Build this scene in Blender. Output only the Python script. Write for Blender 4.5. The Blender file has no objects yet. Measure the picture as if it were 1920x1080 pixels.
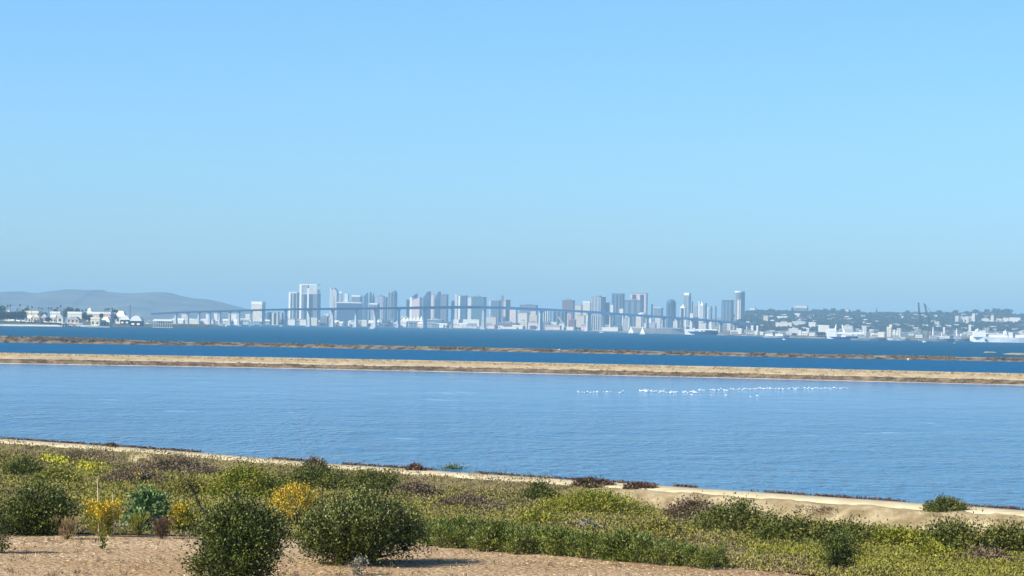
import bpy, bmesh, math, random
import numpy as np
from mathutils import Vector, Matrix, noise as mnoise
random.seed(7)
rng = np.random.default_rng(11)
sc = bpy.context.scene
COL = sc.collection
R = math.radians

# ------------------------------------------------------------ camera
F = 6000.0                      # focal length in pixels of the 1920 px wide photograph
EYE = 15.0
PITCH = math.atan(69.5 / F)
ROLL = math.atan(32.0 / 1920.0)
_f = Vector((0, math.cos(PITCH), math.sin(PITCH)))
_u0 = Vector((0, -math.sin(PITCH), math.cos(PITCH)))
_r0 = Vector((1, 0, 0))
_r = _r0 * math.cos(ROLL) + _u0 * math.sin(ROLL)
_u = _u0 * math.cos(ROLL) - _r0 * math.sin(ROLL)
cd = bpy.data.cameras.new('camera')
cam = bpy.data.objects.new('camera', cd)
COL.objects.link(cam)
cd.sensor_width = 36.0
cd.lens = 36.0 * F / 1920.0
cd.clip_start = 0.5
cd.clip_end = 90000.0
cam.matrix_world = Matrix(((_r.x, _u.x, -_f.x, 0), (_r.y, _u.y, -_f.y, 0), (_r.z, _u.z, -_f.z, EYE), (0, 0, 0, 1)))
sc.camera = cam

# ------------------------------------------------------------ sky, sun, exposure
SUN_AZ, SUN_EL = R(-112), R(36)
w = bpy.data.worlds.new("World")
sc.world = w
w.use_nodes = True
nt = w.node_tree
bg = nt.nodes['Background']
sky = nt.nodes.new('ShaderNodeTexSky')
sky.sky_type = 'NISHITA'
sky.sun_disc = False
sky.sun_elevation = SUN_EL
sky.sun_rotation = SUN_AZ
sky.altitude = 0.0
sky.air_density = 0.8
sky.dust_density = 0.6
sky.ozone_density = 10.0
tint = nt.nodes.new('ShaderNodeMix'); tint.data_type = 'RGBA'; tint.blend_type = 'MULTIPLY'
tint.inputs[0].default_value = 1.0; tint.inputs[7].default_value = (0.91, 1.0, 0.95, 1)     # white balance of the clear sky
nt.links.new(sky.outputs[0], tint.inputs[6]); nt.links.new(tint.outputs[2], bg.inputs['Color'])
bg.inputs['Strength'].default_value = 0.13
sd = bpy.data.lights.new('sun', 'SUN')
sd.energy = 5.0
sd.angle = R(0.5)
sd.color = (1.0, 0.92, 0.78)
so = bpy.data.objects.new('sun', sd)
COL.objects.link(so)
sdir = Vector((math.sin(SUN_AZ) * math.cos(SUN_EL), math.cos(SUN_AZ) * math.cos(SUN_EL), math.sin(SUN_EL)))
so.rotation_euler = sdir.to_track_quat('Z', 'Y').to_euler()
so.location = (-50, -20, 60)
vs = sc.view_settings
vs.view_transform = 'Standard'
vs.look = 'None'
vs.gamma = 1.0
vs.exposure = 0.60
vs.use_curve_mapping = False
HAZE_D, HAZE_C = 5.8e-5, (0.41, 0.68, 0.88)
sc.cycles.volume_bounces = 1
sc.cycles.max_bounces = 8
sc.cycles.transparent_max_bounces = 8

# ------------------------------------------------------------ picture <-> world helpers
def ray(px, py):
    return (_f * F + _r * (px - 960.0) + _u * (540.0 - py)) / F
def yh(px):
    return 593.5 + px * 32.0 / 1920.0
def at(px, py, Y):
    d = ray(px, py)
    return Vector((0, 0, EYE)) + d * (Y / d.y)
def onz(px, py, z=0.0):
    d = ray(px, py)
    t = (z - EYE) / d.z
    return Vector((0, 0, EYE)) + d * t
def X_at(px, Y):
    return at(px, yh(px), Y).x

# ------------------------------------------------------------ object helpers
def link(name, me, m=None, parent=None, loc=None):
    o = bpy.data.objects.new(name, me)
    COL.objects.link(o)
    if m is not None:
        for mm in (m if isinstance(m, (list, tuple)) else [m]):
            me.materials.append(mm)
    if parent is not None:
        o.parent = parent
    if loc is not None:
        o.location = loc
    return o
def tag(o, label=None, cat=None, group=None, kind=None):
    if label: o['label'] = label
    if cat: o['category'] = cat
    if group: o['group'] = group
    if kind: o['kind'] = kind
    return o
def empty(name, loc, rz=0.0, label=None, cat=None, group=None):
    o = bpy.data.objects.new(name, None)
    COL.objects.link(o)
    o.location = loc
    o.rotation_euler = (0, 0, rz)
    return tag(o, label, cat, group)
def kids(o):
    return [c for c in bpy.data.objects if c.parent == o]
def copy_thing(src, loc, rz=0.0, label=None, s=1.0):
    r = src.copy(); COL.objects.link(r); r.location = loc; r.rotation_euler = (0, 0, rz); r.scale = (s, s, s)
    if label: r['label'] = label
    for ch in src['_k'] if False else KIDS.get(src.name, []):
        c = ch.copy(); COL.objects.link(c); c.parent = r
    return r
KIDS = {}

class MB:
    """collects shapes, builds ONE mesh"""
    def __init__(s):
        s.v = []; s.f = []; s.m = []
    def add(s, vs, fs, mi=0):
        n = len(s.v)
        s.v += [tuple(v) for v in vs]
        s.f += [tuple(i + n for i in f) for f in fs]
        s.m += [mi] * len(fs)
        return s
    def box(s, x0, x1, y0, y1, z0, z1, mi=0):
        v = [(x0, y0, z0), (x1, y0, z0), (x1, y1, z0), (x0, y1, z0), (x0, y0, z1), (x1, y0, z1), (x1, y1, z1), (x0, y1, z1)]
        return s.add(v, [(3, 2, 1, 0), (4, 5, 6, 7), (0, 1, 5, 4), (1, 2, 6, 5), (2, 3, 7, 6), (3, 0, 4, 7)], mi)
    def prism(s, poly, z0, z1, mi=0, top=None):
        n = len(poly)
        tp = top or [(x, y, z1) for x, y in poly]
        v = [(x, y, z0) for x, y in poly] + [tuple(t) for t in tp]
        f = [tuple(range(n - 1, -1, -1)), tuple(range(n, 2 * n))]
        f += [(i, (i + 1) % n, n + (i + 1) % n, n + i) for i in range(n)]
        return s.add(v, f, mi)
    def cyl(s, cx, cy, r0, z0, z1, n=16, r1=None, sx=1.0, mi=0):
        r1 = r0 if r1 is None else r1
        v = []
        for r, z in ((r0, z0), (r1, z1)):
            v += [(cx + sx * r * math.cos(2 * math.pi * i / n), cy + r * math.sin(2 * math.pi * i / n), z) for i in range(n)]
        f = [tuple(range(n - 1, -1, -1)), tuple(range(n, 2 * n))] + [(i, (i + 1) % n, n + (i + 1) % n, n + i) for i in range(n)]
        return s.add(v, f, mi)
    def tube(s, a, b, r0, r1=None, n=5, mi=0):
        r1 = r0 if r1 is None else r1
        a = Vector(a); b = Vector(b); d = b - a
        if d.length < 1e-6: return s
        q = d.to_track_quat('Z', 'Y')
        v = []
        for p, r in ((a, r0), (b, r1)):
            for i in range(n):
                v.append(p + q @ Vector((r * math.cos(2 * math.pi * i / n), r * math.sin(2 * math.pi * i / n), 0)))
        f = [tuple(range(n - 1, -1, -1)), tuple(range(n, 2 * n))] + [(i, (i + 1) % n, n + (i + 1) % n, n + i) for i in range(n)]
        return s.add(v, f, mi)
    def gable(s, x0, x1, y0, y1, z0, z1, axis='x', mi=0, over=0.0):
        x0 -= over; x1 += over; y0 -= over; y1 += over
        if axis == 'x':
            ym = (y0 + y1) / 2
            v = [(x0, y0, z0), (x1, y0, z0), (x1, y1, z0), (x0, y1, z0), (x0, ym, z1), (x1, ym, z1)]
            f = [(3, 2, 1, 0), (0, 1, 5, 4), (2, 3, 4, 5), (0, 4, 3), (1, 2, 5)]
        else:
            xm = (x0 + x1) / 2
            v = [(x0, y0, z0), (x1, y0, z0), (x1, y1, z0), (x0, y1, z0), (xm, y0, z1), (xm, y1, z1)]
            f = [(3, 2, 1, 0), (3, 0, 4, 5), (1, 2, 5, 4), (0, 1, 4), (2, 3, 5)]
        return s.add(v, f, mi)
    def pyr(s, x0, x1, y0, y1, z0, z1, mi=0, k=0.0):
        xm, ym = (x0 + x1) / 2, (y0 + y1) / 2
        hx, hy = (x1 - x0) / 2 * k, (y1 - y0) / 2 * k
        v = [(x0, y0, z0), (x1, y0, z0), (x1, y1, z0), (x0, y1, z0), (xm - hx, ym - hy, z1), (xm + hx, ym - hy, z1), (xm + hx, ym + hy, z1), (xm - hx, ym + hy, z1)]
        return s.add(v, [(3, 2, 1, 0), (4, 5, 6, 7), (0, 1, 5, 4), (1, 2, 6, 5), (2, 3, 7, 6), (3, 0, 4, 7)], mi)
    def blob(s, c, rx, ry, rz, n=8, k=5, jit=0.15, mi=0, up=False):
        ph = random.random() * 9
        v = [(c[0], c[1], c[2] - (0 if up else rz))]
        for j in range(1, k):
            t = math.pi * j / k if not up else math.pi / 2 + 0
            th = -math.pi / 2 + math.pi * j / k
            if up: th = math.pi / 2 * (j - 1) / (k - 1)
            for i in range(n):
                a = 2 * math.pi * i / n
                q = 1 + jit * (random.random() * 2 - 1)
                v.append((c[0] + rx * q * math.cos(th) * math.cos(a), c[1] + ry * q * math.cos(th) * math.sin(a), c[2] + rz * q * math.sin(th)))
        v.append((c[0], c[1], c[2] + rz))
        f = [(0, 1 + (i + 1) % n, 1 + i) for i in range(n)]
        for j in range(k - 2):
            for i in range(n):
                a = 1 + j * n + i; b = 1 + j * n + (i + 1) % n
                f.append((a, b, b + n, a + n))
        e = len(v) - 1; o = 1 + (k - 2) * n
        f += [(o + i, o + (i + 1) % n, e) for i in range(n)]
        return s.add(v, f, mi)
    def build(s, name, m=None, parent=None, loc=None, smooth=False):
        me = bpy.data.meshes.new(name)
        me.from_pydata(s.v, [], s.f)
        if isinstance(m, (list, tuple)) and len(m) > 1:
            me.polygons.foreach_set('material_index', s.m)
        if smooth:
            me.polygons.foreach_set('use_smooth', [True] * len(s.f))
        me.update()
        return link(name, me, m, parent, loc)

def quads_mesh(name, V, m, parent=None, loc=None, mi=None, extra=None):
    """V: (n,4,3) array of quads -> one mesh"""
    n = V.shape[0]
    me = bpy.data.meshes.new(name)
    me.vertices.add(n * 4)
    me.vertices.foreach_set('co', V.reshape(-1).astype(np.float32))
    me.loops.add(n * 4)
    me.loops.foreach_set('vertex_index', np.arange(n * 4, dtype=np.int32))
    me.polygons.add(n)
    me.polygons.foreach_set('loop_start', np.arange(0, n * 4, 4, dtype=np.int32))
    me.polygons.foreach_set('loop_total', np.full(n, 4, dtype=np.int32))
    if mi is not None:
        me.polygons.foreach_set('material_index', mi.astype(np.int32))
    me.update(calc_edges=True)
    return link(name, me, m, parent, loc)

def grid_mesh(name, xs, ys, zf, m, parent=None, smooth=True, kind='structure'):
    """xs: list per row or array; ys rows; zf(x,y)->z ; all numpy"""
    X, Y = xs, ys
    Z = zf(X, Y)
    nr, nc = X.shape
    V = np.stack([X, Y, Z], -1).reshape(-1, 3)
    idx = np.arange(nr * nc).reshape(nr, nc)
    Fq = np.stack([idx[:-1, :-1], idx[:-1, 1:], idx[1:, 1:], idx[1:, :-1]], -1).reshape(-1, 4)
    me = bpy.data.meshes.new(name)
    me.vertices.add(len(V)); me.vertices.foreach_set('co', V.reshape(-1).astype(np.float32))
    n = len(Fq)
    me.loops.add(n * 4); me.loops.foreach_set('vertex_index', Fq.reshape(-1).astype(np.int32))
    me.polygons.add(n)
    me.polygons.foreach_set('loop_start', np.arange(0, n * 4, 4, dtype=np.int32))
    me.polygons.foreach_set('loop_total', np.full(n, 4, dtype=np.int32))
    me.polygons.foreach_set('use_smooth', np.full(n, smooth))
    me.update(calc_edges=True)
    o = link(name, me, m, parent)
    if kind: o['kind'] = kind
    return o

# value noise in numpy
def _hash(ix, iy, s):
    h = (ix.astype(np.int64) * 374761393 + iy.astype(np.int64) * 668265263 + s * 144665) & 0x7fffffff
    h = ((h ^ (h >> 13)) * 1274126177) & 0x7fffffff
    return ((h ^ (h >> 16)) & 0xffff) / 65535.0
def vnoise(x, y, s=0):
    x = np.asarray(x, float); y = np.asarray(y, float)
    ix = np.floor(x); iy = np.floor(y)
    fx = x - ix; fy = y - iy
    fx = fx * fx * (3 - 2 * fx); fy = fy * fy * (3 - 2 * fy)
    a = _hash(ix, iy, s); b = _hash(ix + 1, iy, s); c = _hash(ix, iy + 1, s); d = _hash(ix + 1, iy + 1, s)
    return (a * (1 - fx) + b * fx) * (1 - fy) + (c * (1 - fx) + d * fx) * fy
def fbm(x, y, s=0, o=4):
    t = 0; a = 0.5; k = 1.0
    for i in range(o):
        t = t + a * vnoise(np.asarray(x) * k + 17.3 * i, np.asarray(y) * k - 9.1 * i, s + i); a *= 0.5; k *= 2.03
    return t / (1 - 0.5 ** o)

# ------------------------------------------------------------ materials
MATS = {}
def mat(name, col, rough=0.8, spec=0.3, col2=None, nscale=1.0, detail=4.0, bump=0.0, bscale=None, island=0.0, metal=0.0, sss=0.0, coord='Object', lo=0.35, hi=0.65):
    if name in MATS: return MATS[name]
    m = bpy.data.materials.new(name); m.use_nodes = True
    n = m.node_tree; b = n.nodes['Principled BSDF']
    b.inputs['Roughness'].default_value = rough
    b.inputs['Specular IOR Level'].default_value = spec
    b.inputs['Metallic'].default_value = metal
    src = None
    tc = n.nodes.new('ShaderNodeTexCoord')
    if col2 is not None:
        nz = n.nodes.new('ShaderNodeTexNoise'); nz.inputs['Scale'].default_value = nscale; nz.inputs['Detail'].default_value = detail
        n.links.new(tc.outputs[coord], nz.inputs['Vector'])
        cr = n.nodes.new('ShaderNodeValToRGB')
        cr.color_ramp.elements[0].position = lo; cr.color_ramp.elements[1].position = hi
        cr.color_ramp.elements[0].color = (*col, 1); cr.color_ramp.elements[1].color = (*col2, 1)
        n.links.new(nz.outputs['Fac'], cr.inputs['Fac'])
        src = cr.outputs['Color']
    if island > 0:
        g = n.nodes.new('ShaderNodeNewGeometry')
        mr = n.nodes.new('ShaderNodeMapRange')
        mr.inputs['To Min'].default_value = 1 - island; mr.inputs['To Max'].default_value = 1 + island
        n.links.new(g.outputs['Random Per Island'], mr.inputs['Value'])
        mx = n.nodes.new('ShaderNodeVectorMath'); mx.operation = 'SCALE'
        if src is not None: n.links.new(src, mx.inputs[0])
        else: mx.inputs[0].default_value = col
        n.links.new(mr.outputs[0], mx.inputs['Scale'])
        src = mx.outputs[0]
    if src is not None: n.links.new(src, b.inputs['Base Color'])
    else: b.inputs['Base Color'].default_value = (*col, 1)
    if bump > 0:
        nb = n.nodes.new('ShaderNodeTexNoise'); nb.inputs['Scale'].default_value = bscale or nscale * 4; nb.inputs['Detail'].default_value = 5
        n.links.new(tc.outputs[coord], nb.inputs['Vector'])
        bp = n.nodes.new('ShaderNodeBump'); bp.inputs['Strength'].default_value = 1.0; bp.inputs['Distance'].default_value = bump
        n.links.new(nb.outputs['Fac'], bp.inputs['Height']); n.links.new(bp.outputs[0], b.inputs['Normal'])
    MATS[name] = m
    return m

def water_mat(name, deep, waves, rough=0.05, patch=None, spec=0.5, prough=0.66, ya=0.5, shelter=None):
    """waves: list of (scale, distance, detail)"""
    m = bpy.data.materials.new(name); m.use_nodes = True
    n = m.node_tree; b = n.nodes['Principled BSDF']
    b.inputs['Base Color'].default_value = (*deep, 1)
    b.inputs['IOR'].default_value = 1.33
    b.inputs['Specular IOR Level'].default_value = spec
    b.inputs['Roughness'].default_value = rough
    tc = n.nodes.new('ShaderNodeTexCoord')
    acc = None
    for k, (s, d, det) in enumerate(waves):
        mp = n.nodes.new('ShaderNodeMapping'); mp.inputs['Rotation'].default_value = (0, 0, 0.12 - 0.2 * k)
        mp.inputs['Scale'].default_value = (s, s * ya, s)
        n.links.new(tc.outputs['Object'], mp.inputs['Vector'])
        nz = n.nodes.new('ShaderNodeTexNoise'); nz.inputs['Scale'].default_value = 1.0; nz.inputs['Detail'].default_value = det
        n.links.new(mp.outputs[0], nz.inputs['Vector'])
        ml = n.nodes.new('ShaderNodeMath'); ml.operation = 'MULTIPLY'; ml.inputs[1].default_value = d
        n.links.new(nz.outputs['Fac'], ml.inputs[0])
        if acc is None: acc = ml.outputs[0]
        else:
            ad = n.nodes.new('ShaderNodeMath'); ad.operation = 'ADD'
            n.links.new(acc, ad.inputs[0]); n.links.new(ml.outputs[0], ad.inputs[1]); acc = ad.outputs[0]
    if patch:  # calm and ruffled areas: wind patches change the wave height
        ps, lo, hi, sx, mn, mxv = patch
        mp = n.nodes.new('ShaderNodeMapping'); mp.inputs['Scale'].default_value = (ps * sx, ps, ps)
        n.links.new(tc.outputs['Object'], mp.inputs['Vector'])
        nz = n.nodes.new('ShaderNodeTexNoise'); nz.inputs['Scale'].default_value = 1.0; nz.inputs['Detail'].default_value = 9; nz.inputs['Roughness'].default_value = prough
        n.links.new(mp.outputs[0], nz.inputs['Vector'])
        mr = n.nodes.new('ShaderNodeMapRange'); mr.inputs['From Min'].default_value = lo; mr.inputs['From Max'].default_value = hi
        mr.inputs['To Min'].default_value = mn; mr.inputs['To Max'].default_value = mxv
        n.links.new(nz.outputs['Fac'], mr.inputs['Value'])
        ml = n.nodes.new('ShaderNodeMath'); ml.operation = 'MULTIPLY'
        n.links.new(acc, ml.inputs[0]); n.links.new(mr.outputs[0], ml.inputs[1]); acc = ml.outputs[0]
    if shelter:  # the wind dies away towards the far bank
        sp = n.nodes.new('ShaderNodeSeparateXYZ'); n.links.new(tc.outputs['Object'], sp.inputs[0])
        mr = n.nodes.new('ShaderNodeMapRange'); mr.interpolation_type = 'SMOOTHSTEP'
        mr.inputs['From Min'].default_value = shelter[0]; mr.inputs['From Max'].default_value = shelter[1]; mr.inputs['To Min'].default_value = 1.0; mr.inputs['To Max'].default_value = shelter[2]
        n.links.new(sp.outputs['Y'], mr.inputs['Value'])
        ml = n.nodes.new('ShaderNodeMath'); ml.operation = 'MULTIPLY'
        n.links.new(acc, ml.inputs[0]); n.links.new(mr.outputs[0], ml.inputs[1]); acc = ml.outputs[0]
    bp = n.nodes.new('ShaderNodeBump'); bp.inputs['Strength'].default_value = 1.0; bp.inputs['Distance'].default_value = 1.0
    n.links.new(acc, bp.inputs['Height']); n.links.new(bp.outputs[0], b.inputs['Normal'])
    return m
# ============================================================ THE SETTING
def lerp(pts, x):
    xs_ = [p[0] for p in pts]; ys_ = [p[1] for p in pts]
    return np.interp(x, xs_, ys_)

# near levee line: front edge of its crest (z = 3)
NL = [onz(px, py, 3.0) for px, py in ((-250, 817), (0, 831), (300, 852), (600, 878), (900, 899), (1200, 919), (1500, 940), (1920, 969), (2200, 990))]
NLx = np.array([p.x for p in NL]); NLy = np.array([p.y for p in NL])
# the chain of points runs left to right, from far to near
_sx = (NLx[-1] - NLx[0]); _sy = (NLy[-1] - NLy[0])
def levee_y(x):
    lo = NLy[0] + (x - NLx[0]) * (NLy[1] - NLy[0]) / (NLx[1] - NLx[0])
    hi = NLy[-1] + (x - NLx[-1]) * (NLy[-1] - NLy[-2]) / (NLx[-1] - NLx[-2])
    return np.where(x < NLx[0], lo, np.where(x > NLx[-1], hi, np.interp(x, NLx, NLy)))
# far edge of the dry field
FE = [onz(px, py, 10.0) for px, py in ((-200, 992), (0, 998), (330, 1004), (800, 1019), (1080, 1040), (1330, 1060), (1540, 1080), (1900, 1120))]
FEx = np.array([p.x for p in FE]); FEy = np.array([p.y for p in FE])
def field_y(x):
    return np.interp(x, FEx, FEy)
def G(x, y):
    """height of the near land"""
    x = np.asarray(x, float); y = np.asarray(y, float)
    f = field_y(x); l = levee_y(x)
    s = np.clip((y - f) / np.maximum(l - f, 20), 0, 1.3)
    z = 10 - 8.3 * s ** 0.92
    z = z - 1.3 * np.clip((x - 2) / 22, 0, 1) * np.clip((s - 0.5) / 0.4, 0, 1)
    z = z + (fbm(x / 14, y / 14, 3, 3) - 0.5) * 1.3 * np.clip(s * 6, 0, 1) * np.clip((1.02 - s) * 5, 0, 1)
    z = z + (fbm(x / 3, y / 3, 8, 3) - 0.5) * 0.10
    return np.where(y > l + 14, -1.5, z)
def surf(x, y):
    d = np.asarray(y, float) - levee_y(x)
    lv = np.interp(d, [-9, -6.5, -4.2, -2, -0.7, 0, 9, 10.5, 14], [0.3, 1.0, 1.7, 2.45, 2.85, 2.95, 2.97, 2.6, 0.6], left=-9, right=-9)
    return np.maximum(G(x, y), lv)
def march(px, py, t0, t1, n, fz):
    d = ray(px, py); o = Vector((0, 0, EYE))
    for k in range(2):
        t = np.linspace(t0, t1, n)
        hit = np.nonzero(EYE + d.z * t < fz(d.x * t, d.y * t))[0]
        if len(hit) == 0: return o + d * t1
        i = max(hit[0], 1); t0, t1 = t[i - 1], t[i]
    return o + d * t1
def ground_hit(px, py):
    return march(px, py, 40.0, 400.0, 300, G)
def H0(px, py):
    p = ground_hit(px, py); return Vector((p.x, p.y, float(G(p.x, p.y))))

# --- dry field + slope as one sheet
def near_rows():
    a = np.concatenate([np.linspace(-30, 55, 20), np.linspace(55.4, 80, 90), np.linspace(80.8, 430, 330)])
    return a
yr = near_rows(); xr = np.linspace(-1, 1, 300)
Xg = np.stack([xr * (14 + max(y, 30) * 0.24) for y in yr]); Yg = np.stack([np.full(300, y) for y in yr])
def ground_mat():
    m = bpy.data.materials.new('dry_field_soil'); m.use_nodes = True
    n = m.node_tree; b = n.nodes['Principled BSDF']; b.inputs['Roughness'].default_value = 0.95; b.inputs['Specular IOR Level'].default_value = 0.1
    tc = n.nodes.new('ShaderNodeTexCoord')
    def noise(s, det=5, sc3=(1, 1, 1)):
        mp = n.nodes.new('ShaderNodeMapping'); mp.inputs['Scale'].default_value = sc3
        n.links.new(tc.outputs['Object'], mp.inputs[0])
        z = n.nodes.new('ShaderNodeTexNoise'); z.inputs['Scale'].default_value = s; z.inputs['Detail'].default_value = det
        n.links.new(mp.outputs[0], z.inputs['Vector']); return z.outputs['Fac']
    def ramp(f, stops):
        r = n.nodes.new('ShaderNodeValToRGB'); e = r.color_ramp.elements
        while len(e) < len(stops): e.new(0.5)
        for i, (p, c) in enumerate(stops): e[i].position = p; e[i].color = (*c, 1)
        n.links.new(f, r.inputs[0]); return r.outputs[0]
    fine = ramp(noise(6.0, 8), [(0.28, (0.22, 0.14, 0.075)), (0.42, (0.45, 0.335, 0.20)), (0.6, (0.60, 0.465, 0.295)), (0.75, (0.74, 0.61, 0.42))])
    big = ramp(noise(0.25, 5, (0.5, 1, 1)), [(0.35, (0.72, 0.62, 0.52)), (0.65, (1.0, 0.97, 0.95))])
    mx = n.nodes.new('ShaderNodeMix'); mx.data_type = 'RGBA'; mx.blend_type = 'MULTIPLY'; mx.inputs[0].default_value = 1.0
    n.links.new(fine, mx.inputs[6]); n.links.new(big, mx.inputs[7])
    n.links.new(mx.outputs[2], b.inputs['Base Color'])
    bp = n.nodes.new('ShaderNodeBump'); bp.inputs['Distance'].default_value = 0.12; bp.inputs['Strength'].default_value = 1.0
    n.links.new(noise(9.0, 8), bp.inputs['Height']); n.links.new(bp.outputs[0], b.inputs['Normal'])
    return m
M_soil = ground_mat()
grid_mesh('ground', Xg, Yg, G, M_soil)

# --- levee strips: cross-section (offset from crest front edge, away from camera; z), run along a line
def strip(name, xs, line, prof, m, amp=0.0, jx=6.0, seed=1, noisez=0.0):
    ofs = np.array([p[0] for p in prof]); zz = np.array([p[1] for p in prof])
    X = np.repeat(xs[None, :], len(prof), 0)
    L = line(xs)
    wob = (fbm(xs / jx, xs * 0, seed, 4) - 0.5) * amp
    Y = L[None, :] + ofs[:, None] + wob[None, :] * (1 + 0.0 * ofs[:, None])
    Z0 = np.repeat(zz[:, None], len(xs), 1)
    nz = (fbm(X / jx * 1.7, Y * 0.8, seed + 5, 4) - 0.5) * noisez
    Z0 = Z0 + np.where(Z0 > 0.3, nz, 0)
    return grid_mesh(name, X, Y, lambda a, b: Z0, m)
M_levee = mat('levee_dirt', (0.22, 0.165, 0.085), 0.95, 0.1, (0.44, 0.355, 0.21), 0.5, 9, 0.15, 2.0)
M_path = mat('path_dirt', (0.44, 0.37, 0.22), 0.95, 0.1, (0.58, 0.50, 0.33), 0.6, 6)
xs = np.linspace(-110, 100, 700)
strip('levee_bank', xs, levee_y, [(-9, 0.3), (-6.5, 1.0), (-4.2, 1.7), (-2, 2.45), (-0.7, 2.85), (0, 2.95), (9.0, 2.97), (10.5, 2.6), (14, 0.6), (17, -0.6)], M_levee, 1.2, 8, 2, 0.38)
strip('levee_path', xs, levee_y, [(1.5, 2.9), (1.8, 3.06), (5, 3.1), (8.0, 3.06), (8.3, 2.9)], M_path, 1.2, 8, 2, 0.04)

# --- second, sandy levee behind the pond
L2 = [onz(px, py, 0) for px, py in ((-300, 674), (0, 682), (480, 690), (960, 700), (1440, 711), (1920, 723), (2300, 733))]
def line2(x): return np.interp(x, [p.x for p in L2], [p.y for p in L2])
M_bank = mat('bank_brown', (0.085, 0.06, 0.035), 0.95, 0.1, (0.27, 0.20, 0.12), 0.3, 10, 0.0, coord='Object')
M_sand2 = mat('levee_dry_grass', (0.36, 0.27, 0.14), 0.95, 0.1, (0.54, 0.42, 0.25), 0.2, 10, lo=0.3, hi=0.7)
M_path2 = mat('pale_track', (0.52, 0.44, 0.29), 0.95, 0.1, (0.62, 0.53, 0.36), 0.05, 3)
M_salt = mat('salt_crust', (0.42, 0.34, 0.27), 0.9, 0.1, (0.6, 0.54, 0.46), 0.1, 3)
xs2 = np.linspace(-330, 330, 900)
strip('shore_mud', xs2, line2, [(-7, -0.3), (-3, 0.16), (1.5, 0.24)], M_salt, 5, 30, 3, 0.05)
strip('levee_front_slope', xs2, line2, [(0, 0.1), (1.2, 0.35), (3.2, 0.9), (5, 1.35), (6, 1.5)], M_bank, 3, 30, 3, 0.35)
strip('levee_track', xs2, line2, [(5.6, 1.42), (6.2, 1.55), (16, 1.6), (16.5, 1.5)], M_path2, 3, 30, 3, 0.05)
strip('levee_top', xs2, line2, [(16.2, 1.5), (22, 2.2), (34, 2.35), (60, 2.4), (85, 2.3), (95, 1.9), (104, -0.5)], M_sand2, 3, 30, 3, 0.5)
M_rim = mat('levee_back_rim', (0.50, 0.42, 0.27), 0.95, 0.1, (0.38, 0.30, 0.18), 0.05, 4)
strip('levee_back_track', xs2, line2, [(66, 2.3), (67, 2.55), (82, 2.57), (83, 2.2)], M_rim, 3, 30, 3, 0.05)

# --- third, thin rocky levee
L3 = [onz(px, py, 0) for px, py in ((-300, 637), (0, 642.5), (480, 650), (960, 660), (1440, 669.5), (1920, 678.5), (2300, 686))]
def line3(x): return np.interp(x, [p.x for p in L3], [p.y for p in L3])
M_l3 = mat('rocky_levee', (0.04, 0.03, 0.024), 0.95, 0.1, (0.26, 0.20, 0.13), 0.22, 6, 0.0)
M_l3t = mat('rocky_levee_crest', (0.11, 0.085, 0.05), 0.95, 0.1, (0.34, 0.27, 0.16), 0.15, 6)
xs3 = np.linspace(-560, 560, 1500)
def prof3(name, prof, m, nz):
    ofs = np.array([p[0] for p in prof]); zz = np.array([p[1] for p in prof])
    X = np.repeat(xs3[None, :], len(prof), 0)
    hs = np.interp(xs3, [-560, -300, -245, -200, 600], [1.9, 1.9, 1.6, 1.0, 0.9])
    wob = (fbm(xs3 / 25, xs3 * 0, 4, 5) - 0.5) * 5
    Y = line3(xs3)[None, :] + ofs[:, None] * 1.0 + wob
    Z = zz[:, None] * hs[None, :] * (0.82 + 0.4 * fbm(xs3 / 12, xs3 * 0, 9, 4))[None, :]
    Z = Z + np.where(Z > 0.2, (fbm(X / 5, Y / 3, 31, 3) - 0.5) * nz, 0)
    return grid_mesh(name, X, Y, lambda a, b: Z, m)
prof3('rocky_levee', [(-2, -0.3), (0, 0.1), (2, 0.7), (4, 1.15), (6, 1.5)], M_l3, 0.9)
prof3('rocky_levee_crest', [(5.6, 1.42), (8, 1.75), (14, 1.95), (22, 1.8), (30, -0.2)], M_l3t, 0.5)

# --- water
M_pond = water_mat('pond_water', (0.028, 0.155, 0.315), [(0.75, 1.6, 2.5), (0.2, 0.8, 2.0)], 0.09, patch=(0.028, 0.36, 0.64, 1.8, 0.15, 2.0), spec=0.5, ya=0.28, shelter=(280, 700, 0.22))
M_chan = water_mat('channel_water', (0.0, 0.085, 0.19), [(0.35, 1.4, 3.0), (0.05, 2.0, 2.0)], 0.45, patch=(0.01, 0.35, 0.65, 0.25, 0.7, 1.3), spec=0.15)
M_bay = water_mat('bay_water', (0.0, 0.075, 0.15), [(0.25, 2.4, 3.0), (0.03, 3.0, 2.0)], 0.5, patch=(0.0012, 0.35, 0.65, 0.3, 0.7, 1.3), spec=0.10)
def water(name, back, front, xs_, z, m):
    v = []; n = len(xs_)
    for x in xs_: v.append((x, float(front(x)), z))
    for x in xs_: v.append((x, float(back(x)), z))
    f = [(i, i + 1, n + i + 1, n + i) for i in range(n - 1)]
    me = bpy.data.meshes.new(name); me.from_pydata(v, [], f); me.update()
    o = link(name, me, m); o['kind'] = 'structure'; return o
water('pond_water', lambda x: line2(x) + 12, lambda x: levee_y(x) + 8, list(np.linspace(-320, 320, 60)), 0.10, M_pond)
water('channel_water', lambda x: line3(x) + 16, lambda x: line2(x) + 60, list(np.linspace(-560, 560, 60)), 0.05, M_chan)
water('bay_water', lambda x: 40000, lambda x: line3(x) + 15, list(np.linspace(-9000, 9000, 300)), 0.0, M_bay)
sb = MB(); sb.box(-9500, 9500, -250, 41000, -4, -2.5)
tag(sb.build('seabed', mat('seabed_mud', (0.12, 0.11, 0.08), col2=(0.16, 0.14, 0.1), nscale=0.01)), kind='structure')

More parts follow.
